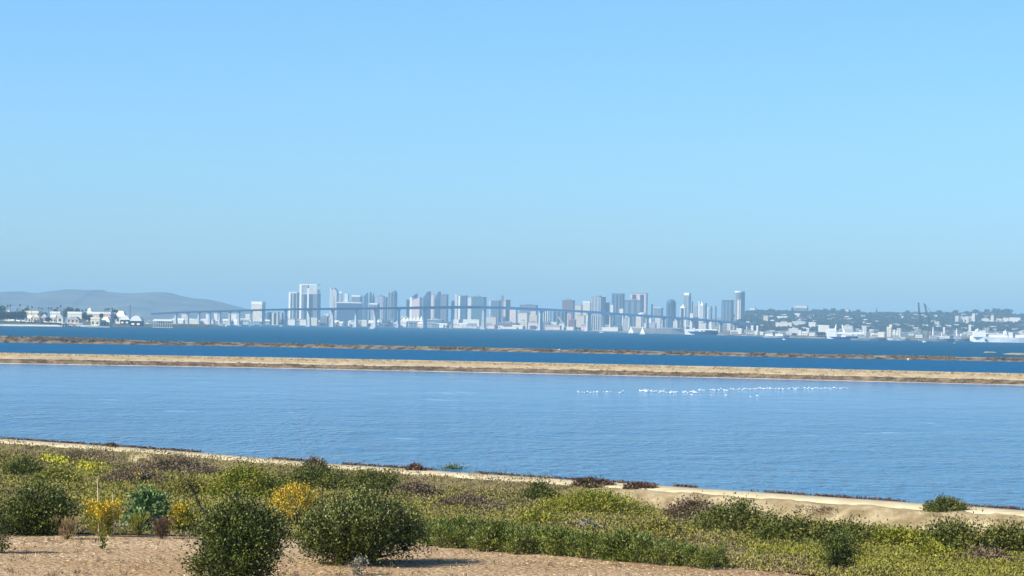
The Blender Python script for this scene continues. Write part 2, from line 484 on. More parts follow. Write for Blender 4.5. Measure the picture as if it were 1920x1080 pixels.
# --- far hill (peninsula ridge) on the left
PL = [(-700, 575), (-400, 566), (-150, 556), (-60, 553), (0, 551), (20, 547), (45, 546.5), (60, 549.5), (92, 549.5), (100, 546.5), (135, 542.5), (165, 544), (195, 543.5), (202, 547), (230, 549.5), (262, 550), (300, 547.5), (320, 549), (340, 555), (365, 560), (390, 561), (415, 566.5), (432, 571), (470, 581), (520, 592), (600, 600)]
def far_hill():
    D = 19000.0
    cols = np.linspace(-700, 600, 420)
    rows = np.linspace(0, 1, 26)
    top = lerp(PL, cols)
    P = [at(c, t, D) for c, t in zip(cols, top)]
    ht = np.array([max(p.z, 4) for p in P]); xc = np.array([p.x for p in P])
    Xh = []; Yh = []; Zh = []
    for r in rows:
        y = D - 2600 + r * 3400
        prof = math.sin(min(1, r / 0.765) * math.pi / 2) ** 0.8 if r < 0.765 else 1 - (r - 0.765) / 0.235 * 0.6
        Xh.append(xc * (y / D) ** 0.3); Yh.append(np.full_like(xc, y))
        n = (fbm(xc / 260, np.full_like(xc, y / 260), 5, 5) - 0.5) * 0.55 * (1 - prof)
        Zh.append(ht * (prof + n * (prof > 0.02)) - (3 if r == 0 else 0))
    Zh = np.array(Zh)
    return grid_mesh('hills', np.array(Xh), np.array(Yh), lambda a, b: Zh, mat('far_hill_scrub', (0.07, 0.07, 0.055), 0.95, 0.05, (0.15, 0.14, 0.11), 0.004, 9))
far_hill()

# --- city ground and the hillside on the right
def shore_y(px):   # image row of the far shoreline
    return lerp([(-300, 600), (0, 605.5), (280, 608), (500, 609.8), (760, 613.7), (1000, 618), (1120, 621), (1200, 624.3), (1400, 629), (1500, 633), (1700, 637), (1920, 641), (2200, 648)], px)
SH = []
for px in np.linspace(-400, 2300, 200):
    p = onz(px, float(shore_y(px)), 0.8); SH.append((p.x, p.y))
SHx = np.array([s[0] for s in SH]); SHy = np.array([s[1] for s in SH])
RIDGE = [(1340, 606), (1385, 588), (1400, 583.5), (1440, 582.5), (1500, 583), (1550, 583), (1600, 585), (1640, 586), (1700, 587), (1760, 586.5), (1800, 586.5), (1850, 585), (1900, 590), (1950, 590), (2100, 592), (2300, 596)]
RD = 13000.0
RX = np.array([X_at(p[0], RD) for p in RIDGE]); RZ = np.array([at(p[0], p[1] + 2.5, RD).z for p in RIDGE])
def HG(x, y):
    """height of the city side land"""
    x = np.asarray(x, float); y = np.asarray(y, float)
    s = np.interp(x * (RD / np.maximum(y, 1000)), RX, RZ, left=2.0)
    sh = np.interp(x, SHx, SHy)
    t = np.clip((y - 8600) / (RD - 8600), 0, 1)
    base = 2.0
    h = base + (s - base) * t ** 1.2 + (fbm(x / 240, y / 240, 12, 4) - 0.5) * 9 * t * (s > 8)
    h = np.where(x * (RD / np.maximum(y, 1000)) < RX[0], base, h)
    return h
def hill_hit(px, py):
    return march(px, py, 5000.0, 14500.0, 300, HG)
rows = np.concatenate([[0, 8, 30], np.linspace(80, 9000, 90), [30000]])
xc = np.linspace(SHx[0], SHx[-1] + 900, 420)
sy = np.interp(xc, SHx, SHy)
Yc = np.stack([sy + r for r in rows]); Xc = np.stack([xc * (1 + r / 9000 * 0.25 * (r < 9001) + 0.6 * (r > 9001)) for r in rows])
def zc(x, y):
    z = HG(x, y)
    z[0, :] = -1.0; z[1, :] = 0.9; z[2, :] = 1.6
    return z
M_city = mat('city_ground', (0.07, 0.085, 0.05), 0.95, 0.1, (0.25, 0.23, 0.19), 0.012, 8)
grid_mesh('city_land', Xc, Yc, zc, M_city)

# --- sandy shore and low land at the far left
def left_shore(px): return lerp([(-400, 608), (0, 611.3), (140, 612.8), (300, 614.3), (330, 614.5)], px)
LS = [onz(px, float(left_shore(px)), 0.0) for px in np.linspace(-400, 316, 60)]
lx = np.array([p.x for p in LS]); ly = np.array([p.y for p in LS])
def HL(y, x):
    d = y - np.interp(x, lx, ly)
    return np.interp(d, [0, 2, 30, 100, 300, 900, 1400, 1500], [-0.5, 0.2, 2.6, 4.6, 5.6, 5.8, 2, -1])
def left_strip(name, d0, d1, n, x0, x1, m, dz=0.0):
    cols = np.linspace(x0, x1, 160); dd = np.linspace(d0, d1, n)
    L = np.interp(cols, lx, ly); X = np.repeat(cols[None], n, 0); Y = L[None] + dd[:, None]
    endf = np.clip((lx[-1] - X) / 18, 0, 1)
    return grid_mesh(name, X, Y, lambda a, b: HL(b, a) * endf + dz - 1.0 * (1 - endf), m)
left_strip('island_land', 24, 1500, 60, lx[0], lx[-1], mat('island_lawn', (0.06, 0.09, 0.03), 0.95, 0.1, (0.16, 0.15, 0.08), 0.02, 5))
left_strip('beach', 0, 34, 10, lx[0], X_at(140, 5100), mat('beach_sand', (0.82, 0.75, 0.62), 0.95, 0.1, (0.90, 0.84, 0.72), 0.05, 3), 0.10)
left_strip('seawall', 0, 30, 8, X_at(140, 5100), lx[-1], mat('seawall_rock', (0.13, 0.12, 0.12), 0.95, 0.1, (0.26, 0.23, 0.21), 0.1, 5), 0.10)
# ============================================================ VEGETATION
def unit(v): return v / np.maximum(np.linalg.norm(v, axis=-1, keepdims=True), 1e-9)
def leaf_quads(c, u, L, Wd, rg):
    """diamond leaves: base point c, direction u, length L, width Wd"""
    n = len(c)
    v = unit(np.cross(u, rg.normal(size=(n, 3))))
    L = np.asarray(L).reshape(-1, 1) * np.ones((n, 1)); Wd = np.asarray(Wd).reshape(-1, 1) * np.ones((n, 1))
    m = c + u * L * 0.5
    return np.stack([c, m + v * Wd * 0.5, c + u * L, m - v * Wd * 0.5], 1)

LEAF = dict(
    dark=mat('leaf_dark_green', (0.026, 0.042, 0.006), 0.5, 0.3, (0.125, 0.145, 0.020), 3.0, 3, island=0.45),
    green=mat('leaf_green', (0.085, 0.125, 0.014), 0.5, 0.35, (0.20, 0.215, 0.04), 2.0, 3, island=0.45),
    lime=mat('leaf_yellow_green', (0.19, 0.20, 0.02), 0.6, 0.25, (0.29, 0.27, 0.04), 1.0, 3, island=0.22),
    olive=mat('leaf_olive', (0.18, 0.165, 0.030), 0.7, 0.2, (0.30, 0.255, 0.06), 0.35, 4, island=0.22),
    greybrown=mat('leaf_grey_brown', (0.15, 0.11, 0.062), 0.8, 0.15, (0.26, 0.195, 0.12), 0.5, 4, island=0.22),
    tan=mat('leaf_tan_dry', (0.26, 0.19, 0.09), 0.8, 0.15, (0.42, 0.31, 0.16), 1.0, 4, island=0.35),
    rust=mat('leaf_rust', (0.085, 0.055, 0.04), 0.8, 0.15, (0.16, 0.09, 0.06), 1.0, 4, island=0.35),
    glauc=mat('leaf_blue_green', (0.055, 0.115, 0.025), 0.5, 0.3, (0.15, 0.25, 0.09), 3.0, 3, island=0.4),
    gold=mat('flower_gold', (0.58, 0.37, 0.02), 0.7, 0.2, (0.78, 0.53, 0.04), 4.0, 2, island=0.3),
    yellow=mat('flower_yellow', (0.36, 0.35, 0.03), 0.7, 0.2, (0.52, 0.47, 0.05), 2.0, 2, island=0.3),
    bloom=mat('seed_head_green', (0.18, 0.19, 0.06), 0.6, 0.2, (0.30, 0.29, 0.12), 3.0, 2, island=0.4),
    silver=mat('leaf_silver', (0.22, 0.21, 0.16), 0.8, 0.15, (0.32, 0.30, 0.22), 2.0, 2, island=0.35),
    deep=mat('leaf_deep_green', (0.07, 0.09, 0.014), 0.6, 0.2, (0.17, 0.17, 0.03), 0.9, 4, island=0.3),
    moss=mat('leaf_moss', (0.14, 0.165, 0.010), 0.6, 0.25, (0.30, 0.28, 0.03), 0.9, 4, island=0.25),
)
BARK = mat('twig_bark', (0.07, 0.05, 0.035), 0.9, 0.1, (0.13, 0.10, 0.07), 6, 3)
STRAW = mat('straw', (0.42, 0.31, 0.17), 0.85, 0.15, (0.6, 0.48, 0.30), 3, 2, island=0.3)
SLOPE = 0.0

def shape_r(h, kind):
    if kind == 'vase':   return np.sqrt(np.clip(1 - ((h - 0.62) / 0.64) ** 2, 0, 1)) * (0.45 + 0.55 * np.clip(h * 1.6, 0, 1))
    if kind == 'ball':   return np.sqrt(np.clip(1 - ((h - 0.42) / 0.60) ** 2, 0.02, 1))
    if kind == 'fan':    return 0.35 + 0.65 * h
    return np.sqrt(np.clip(1 - h ** 2, 0.02, 1))      # dome

def clump_pts(n, W, Dp, H, kind, rg, seed, shell=0.5, lump=0.35):
    if kind == 'lobes':     # several leaning leafy masses with gaps between them
        L = []
        m = 9
        for i in range(m):
            a = 2 * np.pi * (i + rg.uniform(-0.3, 0.3)) / m; q = rg.uniform(0.15, 0.66) * W / 2
            h = rg.uniform(0.30, 0.72) * H
            r = rg.uniform(0.17, 0.27) * W; rz_ = min(rg.uniform(0.22, 0.36) * H, H - h)
            k = int(n * r * r / (W * W) * 2.4)
            d = unit(rg.normal(size=(k, 3))) * rg.uniform(0.25, 1, (k, 1)) ** 0.45
            L.append(d * np.array([r, r, rz_]) + np.array([np.cos(a) * q, np.sin(a) * q * Dp / W, h]))
            k2 = k // 3; t = rg.uniform(0, 1, (k2, 1))        # leafy flank down to the ground
            L.append(np.array([np.cos(a) * q, np.sin(a) * q * Dp / W, 0.1]) * (1 - t * 0.0) + np.array([0, 0, h]) * t + rg.normal(size=(k2, 3)) * np.array([r * 0.45, r * 0.45, 0.03]))
        return np.concatenate(L)
    h = rg.uniform(0.03, 1.0, n) ** (0.85 if kind != 'dome' else 1.1)
    a = rg.uniform(0, 2 * np.pi, n)
    r = rg.uniform(0, 1, n) ** shell
    k = 1 - lump + 2 * lump * vnoise(np.cos(a) * 1.6 + 5, np.sin(a) * 1.6 + h * 2.2, seed)
    rr = shape_r(h, kind) * r * k
    hh = H * h * (1 - 0.18 * (1 - k))
    return np.stack([np.cos(a) * rr * W / 2, np.sin(a) * rr * Dp / 2, hh], -1)

def shrub(name, loc, W, H, label, group=None, cat='shrub', kind='vase', leaf='dark', nclump=200, per=30, lsize=0.06, cr=0.12,
          seed=1, stems=30, flowers=None, fl_n=0, fl_size=0.03, up=0.35, depth=1.0, fl_top=0.6, shell=0.5, shoots=0, lump=0.35, asp=0.5, rz=0.0, stem_m=None):
    rg = np.random.default_rng(seed)
    e = empty(name, loc, rz, label, cat, group)
    cl = clump_pts(nclump, W, W * depth, H, kind, rg, seed, shell, lump)
    # shoots standing out of the top
    if shoots:
        a = rg.uniform(0, 2 * np.pi, shoots); r = rg.uniform(0, 0.4, shoots) * W
        s0 = np.stack([np.cos(a) * r, np.sin(a) * r * depth, H * rg.uniform(0.85, 1.12, shoots) * np.sqrt(np.clip(1 - (r / W / 0.62) ** 2, 0.1, 1))], -1)
        cl = np.concatenate([cl, s0])
    ctr = np.array([0, 0, H * 0.35])
    c = np.repeat(cl, per, 0) + rg.normal(size=(len(cl) * per, 3)) * np.array([cr, cr, cr * 1.15]) * rg.uniform(0.5, 1.3, (len(cl), 1)).repeat(per, 0)
    c[:, 2] = np.maximum(c[:, 2], rg.uniform(0.0, 0.06, len(c)))
    u = unit(unit(c - ctr) * 0.7 + rg.normal(size=c.shape) * 0.8 + np.array([0, 0, up]))
    V = leaf_quads(c, u, lsize * rg.uniform(0.6, 1.4, len(c)), lsize * asp * rg.uniform(0.7, 1.3, len(c)), rg)
    fo = quads_mesh('foliage', V, LEAF[leaf], e)
    tw = MB()
    pick = rg.choice(len(cl), min(stems, len(cl)), replace=False)
    for i in pick:
        p = cl[i]
        b = Vector((p[0] * 0.12, p[1] * 0.12, -0.05)); mid = Vector((p[0] * 0.45, p[1] * 0.45, p[2] * 0.55)); t = Vector(p)
        r0 = 0.011 * W ** 0.5 + 0.006
        tw.tube(b, mid, r0, r0 * 0.6, 5); tw.tube(mid, t, r0 * 0.6, r0 * 0.25, 4)
    tw.build('stem', stem_m or BARK, e)
    if flowers:
        top = cl[cl[:, 2] > H * fl_top * shape_r(np.minimum(np.hypot(cl[:, 0], cl[:, 1]) / (W / 2), 1), 'dome') * 0.8]
        q = top[rg.integers(0, len(top), fl_n)] + rg.normal(size=(fl_n, 3)) * cr * 0.8 + np.array([0, 0, cr * 0.5])
        u = unit(rg.normal(size=q.shape) * 0.6 + np.array([0, -0.2, 1.0]))
        quads_mesh('flowers', leaf_quads(q, u, fl_size * rg.uniform(0.7, 1.5, fl_n), fl_size * rg.uniform(0.7, 1.2, fl_n), rg), LEAF[flowers], e)
    return e

def pshrub(name, cx, yb, wpx, hpx, label, **k):
    p = H0(cx, yb)
    s = p.y / F
    return shrub(name, p, wpx * s, hpx * s, label, **k)

# ---- the nearest, named shrubs
pshrub('shrub', 448, 1092, 215, 138, 'front dark green leafy shrub cut by the bottom edge, a long twig on its left', seed=3,
       nclump=520, per=38, lump=0.6, lsize=0.062, cr=0.115, stems=120, kind='lobes', shoots=50, shell=0.42)
pshrub('shrub', 672, 1056, 292, 112, 'broad dark green leafy shrub with pale seed heads, shadow beside it on the field', seed=4,
       nclump=700, per=38, lump=0.55, lsize=0.062, cr=0.115, stems=80, kind='lobes', shoots=70, shell=0.42, flowers='bloom', fl_n=2600, fl_size=0.045, fl_top=0.75)
pshrub('shrub', 66, 1002, 176, 88, 'dark green twiggy shrub standing at the left edge of the dry field', seed=5,
       nclump=360, per=34, lump=0.5, lsize=0.065, cr=0.115, stems=80, kind='lobes', shoots=22, shell=0.5)
pshrub('shrub', -14, 1036, 44, 80, 'sliver of dark green shrub cut by the left border', seed=6, nclump=70, per=28, lsize=0.062, cr=0.1, stems=20, kind='ball')
pshrub('shrub', 1572, 1080, 92, 74, 'small dark green tree-like shrub alone in the grass at bottom right', seed=7,
       nclump=130, per=26, lsize=0.06, cr=0.085, stems=40, kind='fan', shoots=16, shell=0.6)
gb = pshrub('flowering_shrub', 192, 1005, 92, 62, 'golden yellow flowering shrub with two tall pale dry stalks', cat='flowering shrub', seed=8,
       nclump=150, per=26, lsize=0.075, cr=0.06, stems=60, kind='fan', leaf='lime', asp=0.16, up=1.4, flowers='gold', fl_n=1300, fl_size=0.035, fl_top=0.78, shell=0.6, stem_m=LEAF['tan'])
for dx, ht in ((-0.07, 1.36), (0.28, 1.02)):
    stx = MB(); stx.tube((dx, -0.1, 0.1), (dx - 0.03, -0.1, ht * 0.6), 0.018, 0.016, 5); stx.tube((dx - 0.03, -0.1, ht * 0.6), (dx - 0.06, -0.1, ht), 0.016, 0.006, 5)
    stx.build('stalk', mat('dry_stalk', (0.62, 0.52, 0.36), 0.8), gb)
pshrub('flowering_shrub', 552, 998, 112, 84, 'golden flowering shrub showing between the two large dark shrubs in front', cat='flowering shrub', seed=9,
       nclump=200, per=24, lsize=0.08, cr=0.08, stems=40, kind='ball', leaf='olive', asp=0.2, up=1.2, flowers='gold', fl_n=3000, fl_size=0.045, fl_top=0.5)
pshrub('leafy_plant', 277, 998, 92, 70, 'blue green large-leaved plant right of the golden flowering shrub', cat='plant', seed=10,
       nclump=95, per=12, lsize=0.115, cr=0.10, stems=30, kind='ball', leaf='glauc', asp=0.6, shell=0.6, shoots=10)
pshrub('grass_clump', 127, 1011, 44, 34, 'small yellow brown grassy clump left of the golden flowering shrub', cat='grass clump', seed=12,
       nclump=60, per=16, lsize=0.11, cr=0.035, stems=14, kind='fan', leaf='tan', asp=0.1, up=2.0)
pshrub('grass_clump', 258, 1004, 38, 32, 'green and brown grassy clump at the foot of the blue green plant', cat='grass clump', seed=13,
       nclump=55, per=16, lsize=0.11, cr=0.035, stems=14, kind='fan', leaf='lime', asp=0.1, up=2.0)
pshrub('grass_clump', 303, 1010, 42, 34, 'reddish brown dry clump right of the blue green plant', cat='grass clump', seed=14,
       nclump=60, per=16, lsize=0.11, cr=0.035, stems=14, kind='fan', leaf='rust', asp=0.1, up=2.0)
pshrub('shrub', 340, 1003, 44, 52, 'yellowish shrub tucked against the left side of the front shrub', seed=15, nclump=70, per=22, lsize=0.07, cr=0.06, kind='ball', leaf='lime',
       flowers='gold', fl_n=1500, fl_size=0.03)
pshrub('seedling', 192, 1030, 11, 24, 'tiny green seedling alone on the dry field below the golden shrub', cat='plant', seed=16, nclump=14, per=12, lsize=0.06, cr=0.02, stems=6, kind='fan', leaf='green', up=1.5)
pshrub('yellow_weed', 641, 1060, 40, 46, 'small yellowish weed in front of the broad dark shrub', cat='plant', seed=17, nclump=36, per=14, lsize=0.06, cr=0.05, stems=10, kind='fan', leaf='lime')
pshrub('dry_weed', 672, 1078, 36, 30, 'grey green dry weed at the bottom edge below the broad dark shrub', cat='plant', seed=18, nclump=36, per=14, lsize=0.05, cr=0.04, stems=10, kind='ball', leaf='silver')
# sprawling top twig of the front shrub
_b = H0(448, 1092); tw = MB()
fr = [o for o in bpy.data.objects if o.name == 'shrub'][0]
pts = [(-0.35, -0.2, 0.9), (-0.72, -0.25, 1.42), (-0.98, -0.25, 1.93)]
for a, b in zip(pts[:-1], pts[1:]): tw.tube(a, b, 0.02, 0.012, 5)
tw.build('branch', BARK, fr)
rg = np.random.default_rng(77)
tt = rg.uniform(0, 1, 260); P = np.where(tt[:, None] < 0.5, np.array(pts[0]) + (np.array(pts[1]) - np.array(pts[0])) * tt[:, None] * 2, np.array(pts[1]) + (np.array(pts[2]) - np.array(pts[1])) * (tt[:, None] - 0.5) * 2)
P = P + rg.normal(size=P.shape) * 0.035
quads_mesh('leaves', leaf_quads(P, unit(rg.normal(size=P.shape) + np.array([-0.3, 0, 0.8])), 0.055, 0.03, rg), LEAF['dark'], fr)

# ---- low green shrubs lining the far edge of the field
protos = []
for i in range(4):
    protos.append(shrub('low_shrub', (0, 0, 0), 0.75, 0.55, 'bright green low upright shrub in the row along the far edge of the dry field', group='low green shrubs along the field edge',
                        nclump=60, per=24, lsize=0.075, cr=0.07, seed=40 + i, stems=14, kind='ball', leaf='green', up=1.0, shoots=10, asp=0.35))
for p in protos: KIDS[p.name] = kids(p)
row = []
x = 812.0
while x < 1345:
    row.append((x + random.uniform(-6, 6), lerp([(800, 1024), (1080, 1046), (1330, 1066)], x) + random.uniform(-3, 2), random.uniform(0.65, 0.95) * float(lerp([(800, 1.0), (1100, 1.12), (1345, 0.75)], x))))
    x += 23
for x_ in np.arange(830, 1250, 34):
    row.append((float(x_), float(lerp([(800, 1010), (1080, 1030), (1330, 1050)], x_)), random.uniform(0.7, 0.95)))
for i, (px, py, s) in enumerate(row):
    p = H0(px, py)
    if i < 4: o = protos[i]; o.location = p; o.rotation_euler = (0, 0, random.uniform(0, 6)); o.scale = (s, s, s)
    else: o = copy_thing(protos[i % 4], p, random.uniform(0, 6), s=s)
    front = py > float(lerp([(800, 1018), (1080, 1040), (1330, 1060)], px))
    ORD = 'first second third fourth fifth sixth seventh eighth ninth tenth eleventh twelfth thirteenth fourteenth fifteenth sixteenth seventeenth eighteenth nineteenth twentieth twenty-first twenty-second twenty-third twenty-fourth twenty-fifth'.split()
    where = ('next to the broad dark shrub', 'at the left third of the row', 'in the middle of the row', 'right of the silvery bush', 'near the right end of the row', 'at the tapering right end of the row')[min(5, int((px - 812) / 90))]
    if front: o['label'] = 'bright green low shrub at the field edge, %s from the left end of the row' % ORD[min(i, 24)]
    else: o['label'] = ('bright green low shrub at the field edge, ' if front else 'green low shrub standing in the second line, ') + where

# ---- mounded shrubs on the slope, each seen as its own clump
MOUNDS = [  # cx, base y, width, height, leaf, label
    (455, 935, 150, 66, 'moss', 'bright green mounded shrub behind the front shrub, left of the slope centre'),
    (590, 922, 150, 50, 'deep', 'dark olive mounded shrub above the golden flowers'),
    (700, 925, 120, 44, 'deep', 'wide dark mounded shrub right behind the broad front shrub'),
    (590, 880, 44, 22, 'greybrown', 'bare grey twiggy bush breaking the line of the path'),
    (638, 884, 60, 20, 'greybrown', 'low grey green bush on the path edge right of the bare twiggy bush'),
    (486, 880, 22, 16, 'greybrown', 'tiny dark bush on the near side of the path'),
    (940, 922, 128, 32, 'tan', 'tan dry grassy mound left of the dark shrub by the path'),
    (1012, 945, 70, 42, 'deep', 'dark green round shrub right of the tan mound'),
    (1110, 970, 196, 54, 'moss', 'wide bright yellow green mounded shrub right of the slope centre'),
    (850, 908, 70, 34, 'deep', 'dark shrub with a green foot standing across the path'),
    (848, 917, 52, 16, 'green', 'small bright green bush at the foot of the dark shrub by the path'),
    (778, 884, 32, 15, 'rust', 'small reddish brown shrub at the water edge, leftmost of three'),
    (1108, 911, 76, 16, 'rust', 'long low reddish brown shrub at the water edge'),
    (1200, 916, 60, 13, 'rust', 'low dark red shrub at the water edge, right of the long one'),
    (1772, 957, 78, 20, 'deep', 'dark green shrub at the water edge on the far right levee'),
    (209, 839, 20, 8, 'rust', 'tiny dark shrub on the levee path at upper left'),
    (1820, 967, 60, 8, 'rust', 'thin brown weed patch right of the levee shrub'),
    (1640, 978, 0, 0, '', ''),
    (1104, 1000, 58, 26, 'silver', 'silvery grey rounded bush behind the green row'),
    (1385, 1010, 150, 62, 'deep', 'tall dark green mounded shrub below the sandy bank'),
    (1300, 985, 110, 42, 'greybrown', 'grey brown low scrub mound left of the tall dark mound'),
    (1480, 1020, 130, 44, 'deep', 'dark green mound stepping down from the tall one'),
    (1590, 1022, 130, 40, 'deep', 'dark green mound under the middle of the sandy bank'),
    (1690, 1030, 130, 34, 'moss', 'mossy green low mound behind the small lone tree-like shrub'),
    (1790, 1030, 140, 46, 'deep', 'dark green spreading mound beneath the eroded bank'),
    (1890, 1032, 120, 42, 'deep', 'dark green mound at the right border'),
    (1850, 1062, 110, 30, 'greybrown', 'grey brown thicket at the lower right corner'),
    (1740, 1050, 120, 26, 'moss', 'yellow green mound in front of the dark spreading mound'),
    (1960, 1040, 90, 50, 'deep', 'dark mound cut by the right border'),
    (45, 890, 70, 34, 'deep', 'dark green bush on the slope at upper left'),
    (-30, 868, 80, 30, 'olive', 'olive bush cut by the left border near the path'),
    (150, 872, 120, 26, 'greybrown', 'grey brown mound near the path, left of the yellow flowers'),
    (330, 892, 150, 36, 'greybrown', 'broad grey brown mound behind the path, left of the bright green mound'),
    (250, 905, 120, 30, 'greybrown', 'grey thicket in the middle of the left slope'),
    (350, 930, 90, 36, 'olive', 'olive yellow bush behind the blue green plant'),
    (110, 905, 90, 30, 'lime', 'yellow green bush on the left slope'),
    (700, 905, 90, 24, 'olive', 'olive bush at the crest below the path'),
    (880, 960, 130, 36, 'greybrown', 'grey brown thicket right of the broad front shrub'),
    (780, 935, 90, 34, 'greybrown', 'grey thicket just right of the broad front shrub top'),
    (1230, 1010, 120, 30, 'olive', 'olive low mound behind the right end of the green row'),
    (1010, 985, 110, 28, 'lime', 'yellow green brush behind the green row'),
]
sd_ = 100
for cx, yb, wp, hp, lf, lab in MOUNDS:
    sd_ += 1
    if not wp: continue
    p = H0(cx, yb) if lf != 'x' else None
    if yb < float(lerp([(0, 832), (300, 853), (600, 879), (900, 900), (1200, 920), (1500, 941), (1920, 970)], cx)) + 2:
        p = onz(cx, yb, 3.0); 
    s = p.y / F; Wm = wp * s; Hm = hp * s * (1.0 if cx > 1200 else 0.78); Wm *= (1.35 if (cx > 1300 and lf == 'deep' and yb > 1000) else 1.12)
    area = (Wm * Hm)
    n = int(min(620, max(50, 75 * area ** 0.75)))
    ls = 0.10 * (p.y / 100) ** 0.5
    kw = {}
    if False: kw = dict(flowers='yellow', fl_n=int(n * 3), fl_size=ls * 0.7)
    shrub('mound_shrub', p - Vector((0, 0, 0.08)), Wm, Hm, lab, group='mounded shrubs on the slope', nclump=n, per=34, lsize=ls, cr=min(0.17 * (p.y / 100) ** 0.5, 0.2 * Hm), seed=sd_,
          stems=10, kind='dome', leaf=lf, depth=0.8, shell=0.4, lump=0.3, asp=0.5, **kw)

# ---- scrub nobody could count, one sheet of small tufts per colour
def scrub(name, N, sel, leaf, label, K=16, size=0.085, rad=0.24, hgt=0.26, seed=5, yr_=(58, 330), up=0.8, flat=False, cat=None):
    rg = np.random.default_rng(seed)
    y = yr_[0] * (yr_[1] / yr_[0]) ** rg.uniform(0, 1, N * 3)
    x = (rg.uniform(-1, 1, len(y))) * (3 + y * 0.185)
    ok = sel(x, y) & (y > field_y(x) + 0.2) & (y < levee_y(x) - 0.1 - 5.2 * np.clip((x - 4) / 12, 0, 1))
    pr_ = np.argsort(rg.uniform(0, 1, ok.sum()))[:N]; x = x[ok][pr_]; y = y[ok][pr_]; n = len(x)
    z = surf(x, y)
    sc_ = np.clip(y / 120, 0.4, 2.6) ** 0.75
    tall = 0.35 + 2.6 * np.clip(fbm(x / 2.6, y / 4, 33, 3) - 0.3, 0, 1)
    c = np.stack([x, y, z], -1).repeat(K, 0)
    scr = sc_.repeat(K)[:, None]
    off = rg.normal(size=(n * K, 3)) * np.array([rad, rad, 0]) * scr
    off[:, 2] = rg.uniform(0, 1, n * K) * hgt * (scr[:, 0]) * tall.repeat(K)
    c = c + off
    u = unit(rg.normal(size=c.shape) * 0.8 + np.array([0, -0.15, up]))
    L = size * scr[:, 0] * rg.uniform(0.6, 1.5, len(c))
    V = leaf_quads(c, u, L, L * 0.5, rg)
    o = quads_mesh(name, V, LEAF[leaf])
    tag(o, label, cat or 'scrub', kind='stuff')
    return o
nA = lambda x, y: fbm(x / 9, y / 9, 21, 4)
nB = lambda x, y: fbm(x / 4, y / 6, 27, 3)
right_low = lambda x, y: (x > 8) & (y < 120)
scrub('olive_scrub', 24000, lambda x, y: (nA(x, y) > 0.36) | right_low(x, y), 'olive', 'olive green low scrub covering the slope down to the path', seed=5)
scrub('grey_brown_scrub', 9000, lambda x, y: (nA(x, y) < 0.50) & ~right_low(x, y), 'greybrown', 'grey brown dry scrub in patches on the slope', seed=6)
scrub('green_scrub', 9000, lambda x, y: (nB(x, y) > 0.52), 'moss', 'fresh green scrub in patches on the slope', seed=7)
scrub('deep_green_scrub', 7000, lambda x, y: (nB(x, y) < 0.44) & (y > 75), 'deep', 'dark green scrub in patches on the slope', seed=8)
scrub('bank_scrub', 6500, lambda x, y: (y > levee_y(x) - 13) & (x < 9), 'greybrown', 'grey brown scrub hiding the near side of the path bank on the left', seed=61, yr_=(210, 330), rad=0.3, hgt=0.34)
scrub('bank_green_scrub', 3500, lambda x, y: (y > levee_y(x) - 13) & (x < 9) & (nB(x, y) > 0.47), 'olive', 'olive scrub on the near side of the path bank on the left', seed=62, yr_=(210, 330), rad=0.3, hgt=0.34)
scrub('low_grass', 36000, lambda x, y: right_low(x, y) & (y < 118), 'lime', 'yellow green grass at the lower right below the mounds', K=12, size=0.07, rad=0.15, hgt=0.08, seed=9, yr_=(58, 120), up=2.0, cat='grass')
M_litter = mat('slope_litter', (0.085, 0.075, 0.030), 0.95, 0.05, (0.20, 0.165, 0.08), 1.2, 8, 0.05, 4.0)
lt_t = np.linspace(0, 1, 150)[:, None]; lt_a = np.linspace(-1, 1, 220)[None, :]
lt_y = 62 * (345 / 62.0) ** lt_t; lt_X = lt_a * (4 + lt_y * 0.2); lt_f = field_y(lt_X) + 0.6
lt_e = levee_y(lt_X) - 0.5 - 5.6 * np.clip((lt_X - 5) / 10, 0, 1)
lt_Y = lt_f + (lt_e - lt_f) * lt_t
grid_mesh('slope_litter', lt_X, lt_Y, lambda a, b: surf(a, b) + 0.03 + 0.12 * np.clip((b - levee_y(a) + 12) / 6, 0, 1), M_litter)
# yellow wild flowers in patches near the path
rg = np.random.default_rng(31)
YP = [(215, 866, 40, 5), (262, 861, 18, 5), (110, 876, 16, 7), (165, 888, 22, 6), (90, 870, 14, 4), (1292, 946, 20, 4), (1160, 938, 24, 5), (262, 905, 8, 4), (30, 848, 20, 3)]
C_ = []
for px, py, wx, wy in YP:
    for k in range(int(wx * wy * 1.1)):
        h_ = H0(px + rg.normal() * wx * 0.5, py + rg.normal() * wy * 0.45)
        for j in range(5): C_.append((h_.x + rg.normal() * 0.15, h_.y + rg.normal() * 0.3, h_.z + 0.35 + rg.uniform(0, 0.35)))
C_ = np.array(C_)
o = quads_mesh('wildflowers', leaf_quads(C_, unit(rg.normal(size=C_.shape) * 0.5 + np.array([0, -0.4, 1])), 0.16, 0.14, rg), LEAF['yellow'])
tag(o, 'yellow wildflowers in drifts beside the path', 'wildflowers', kind='stuff')
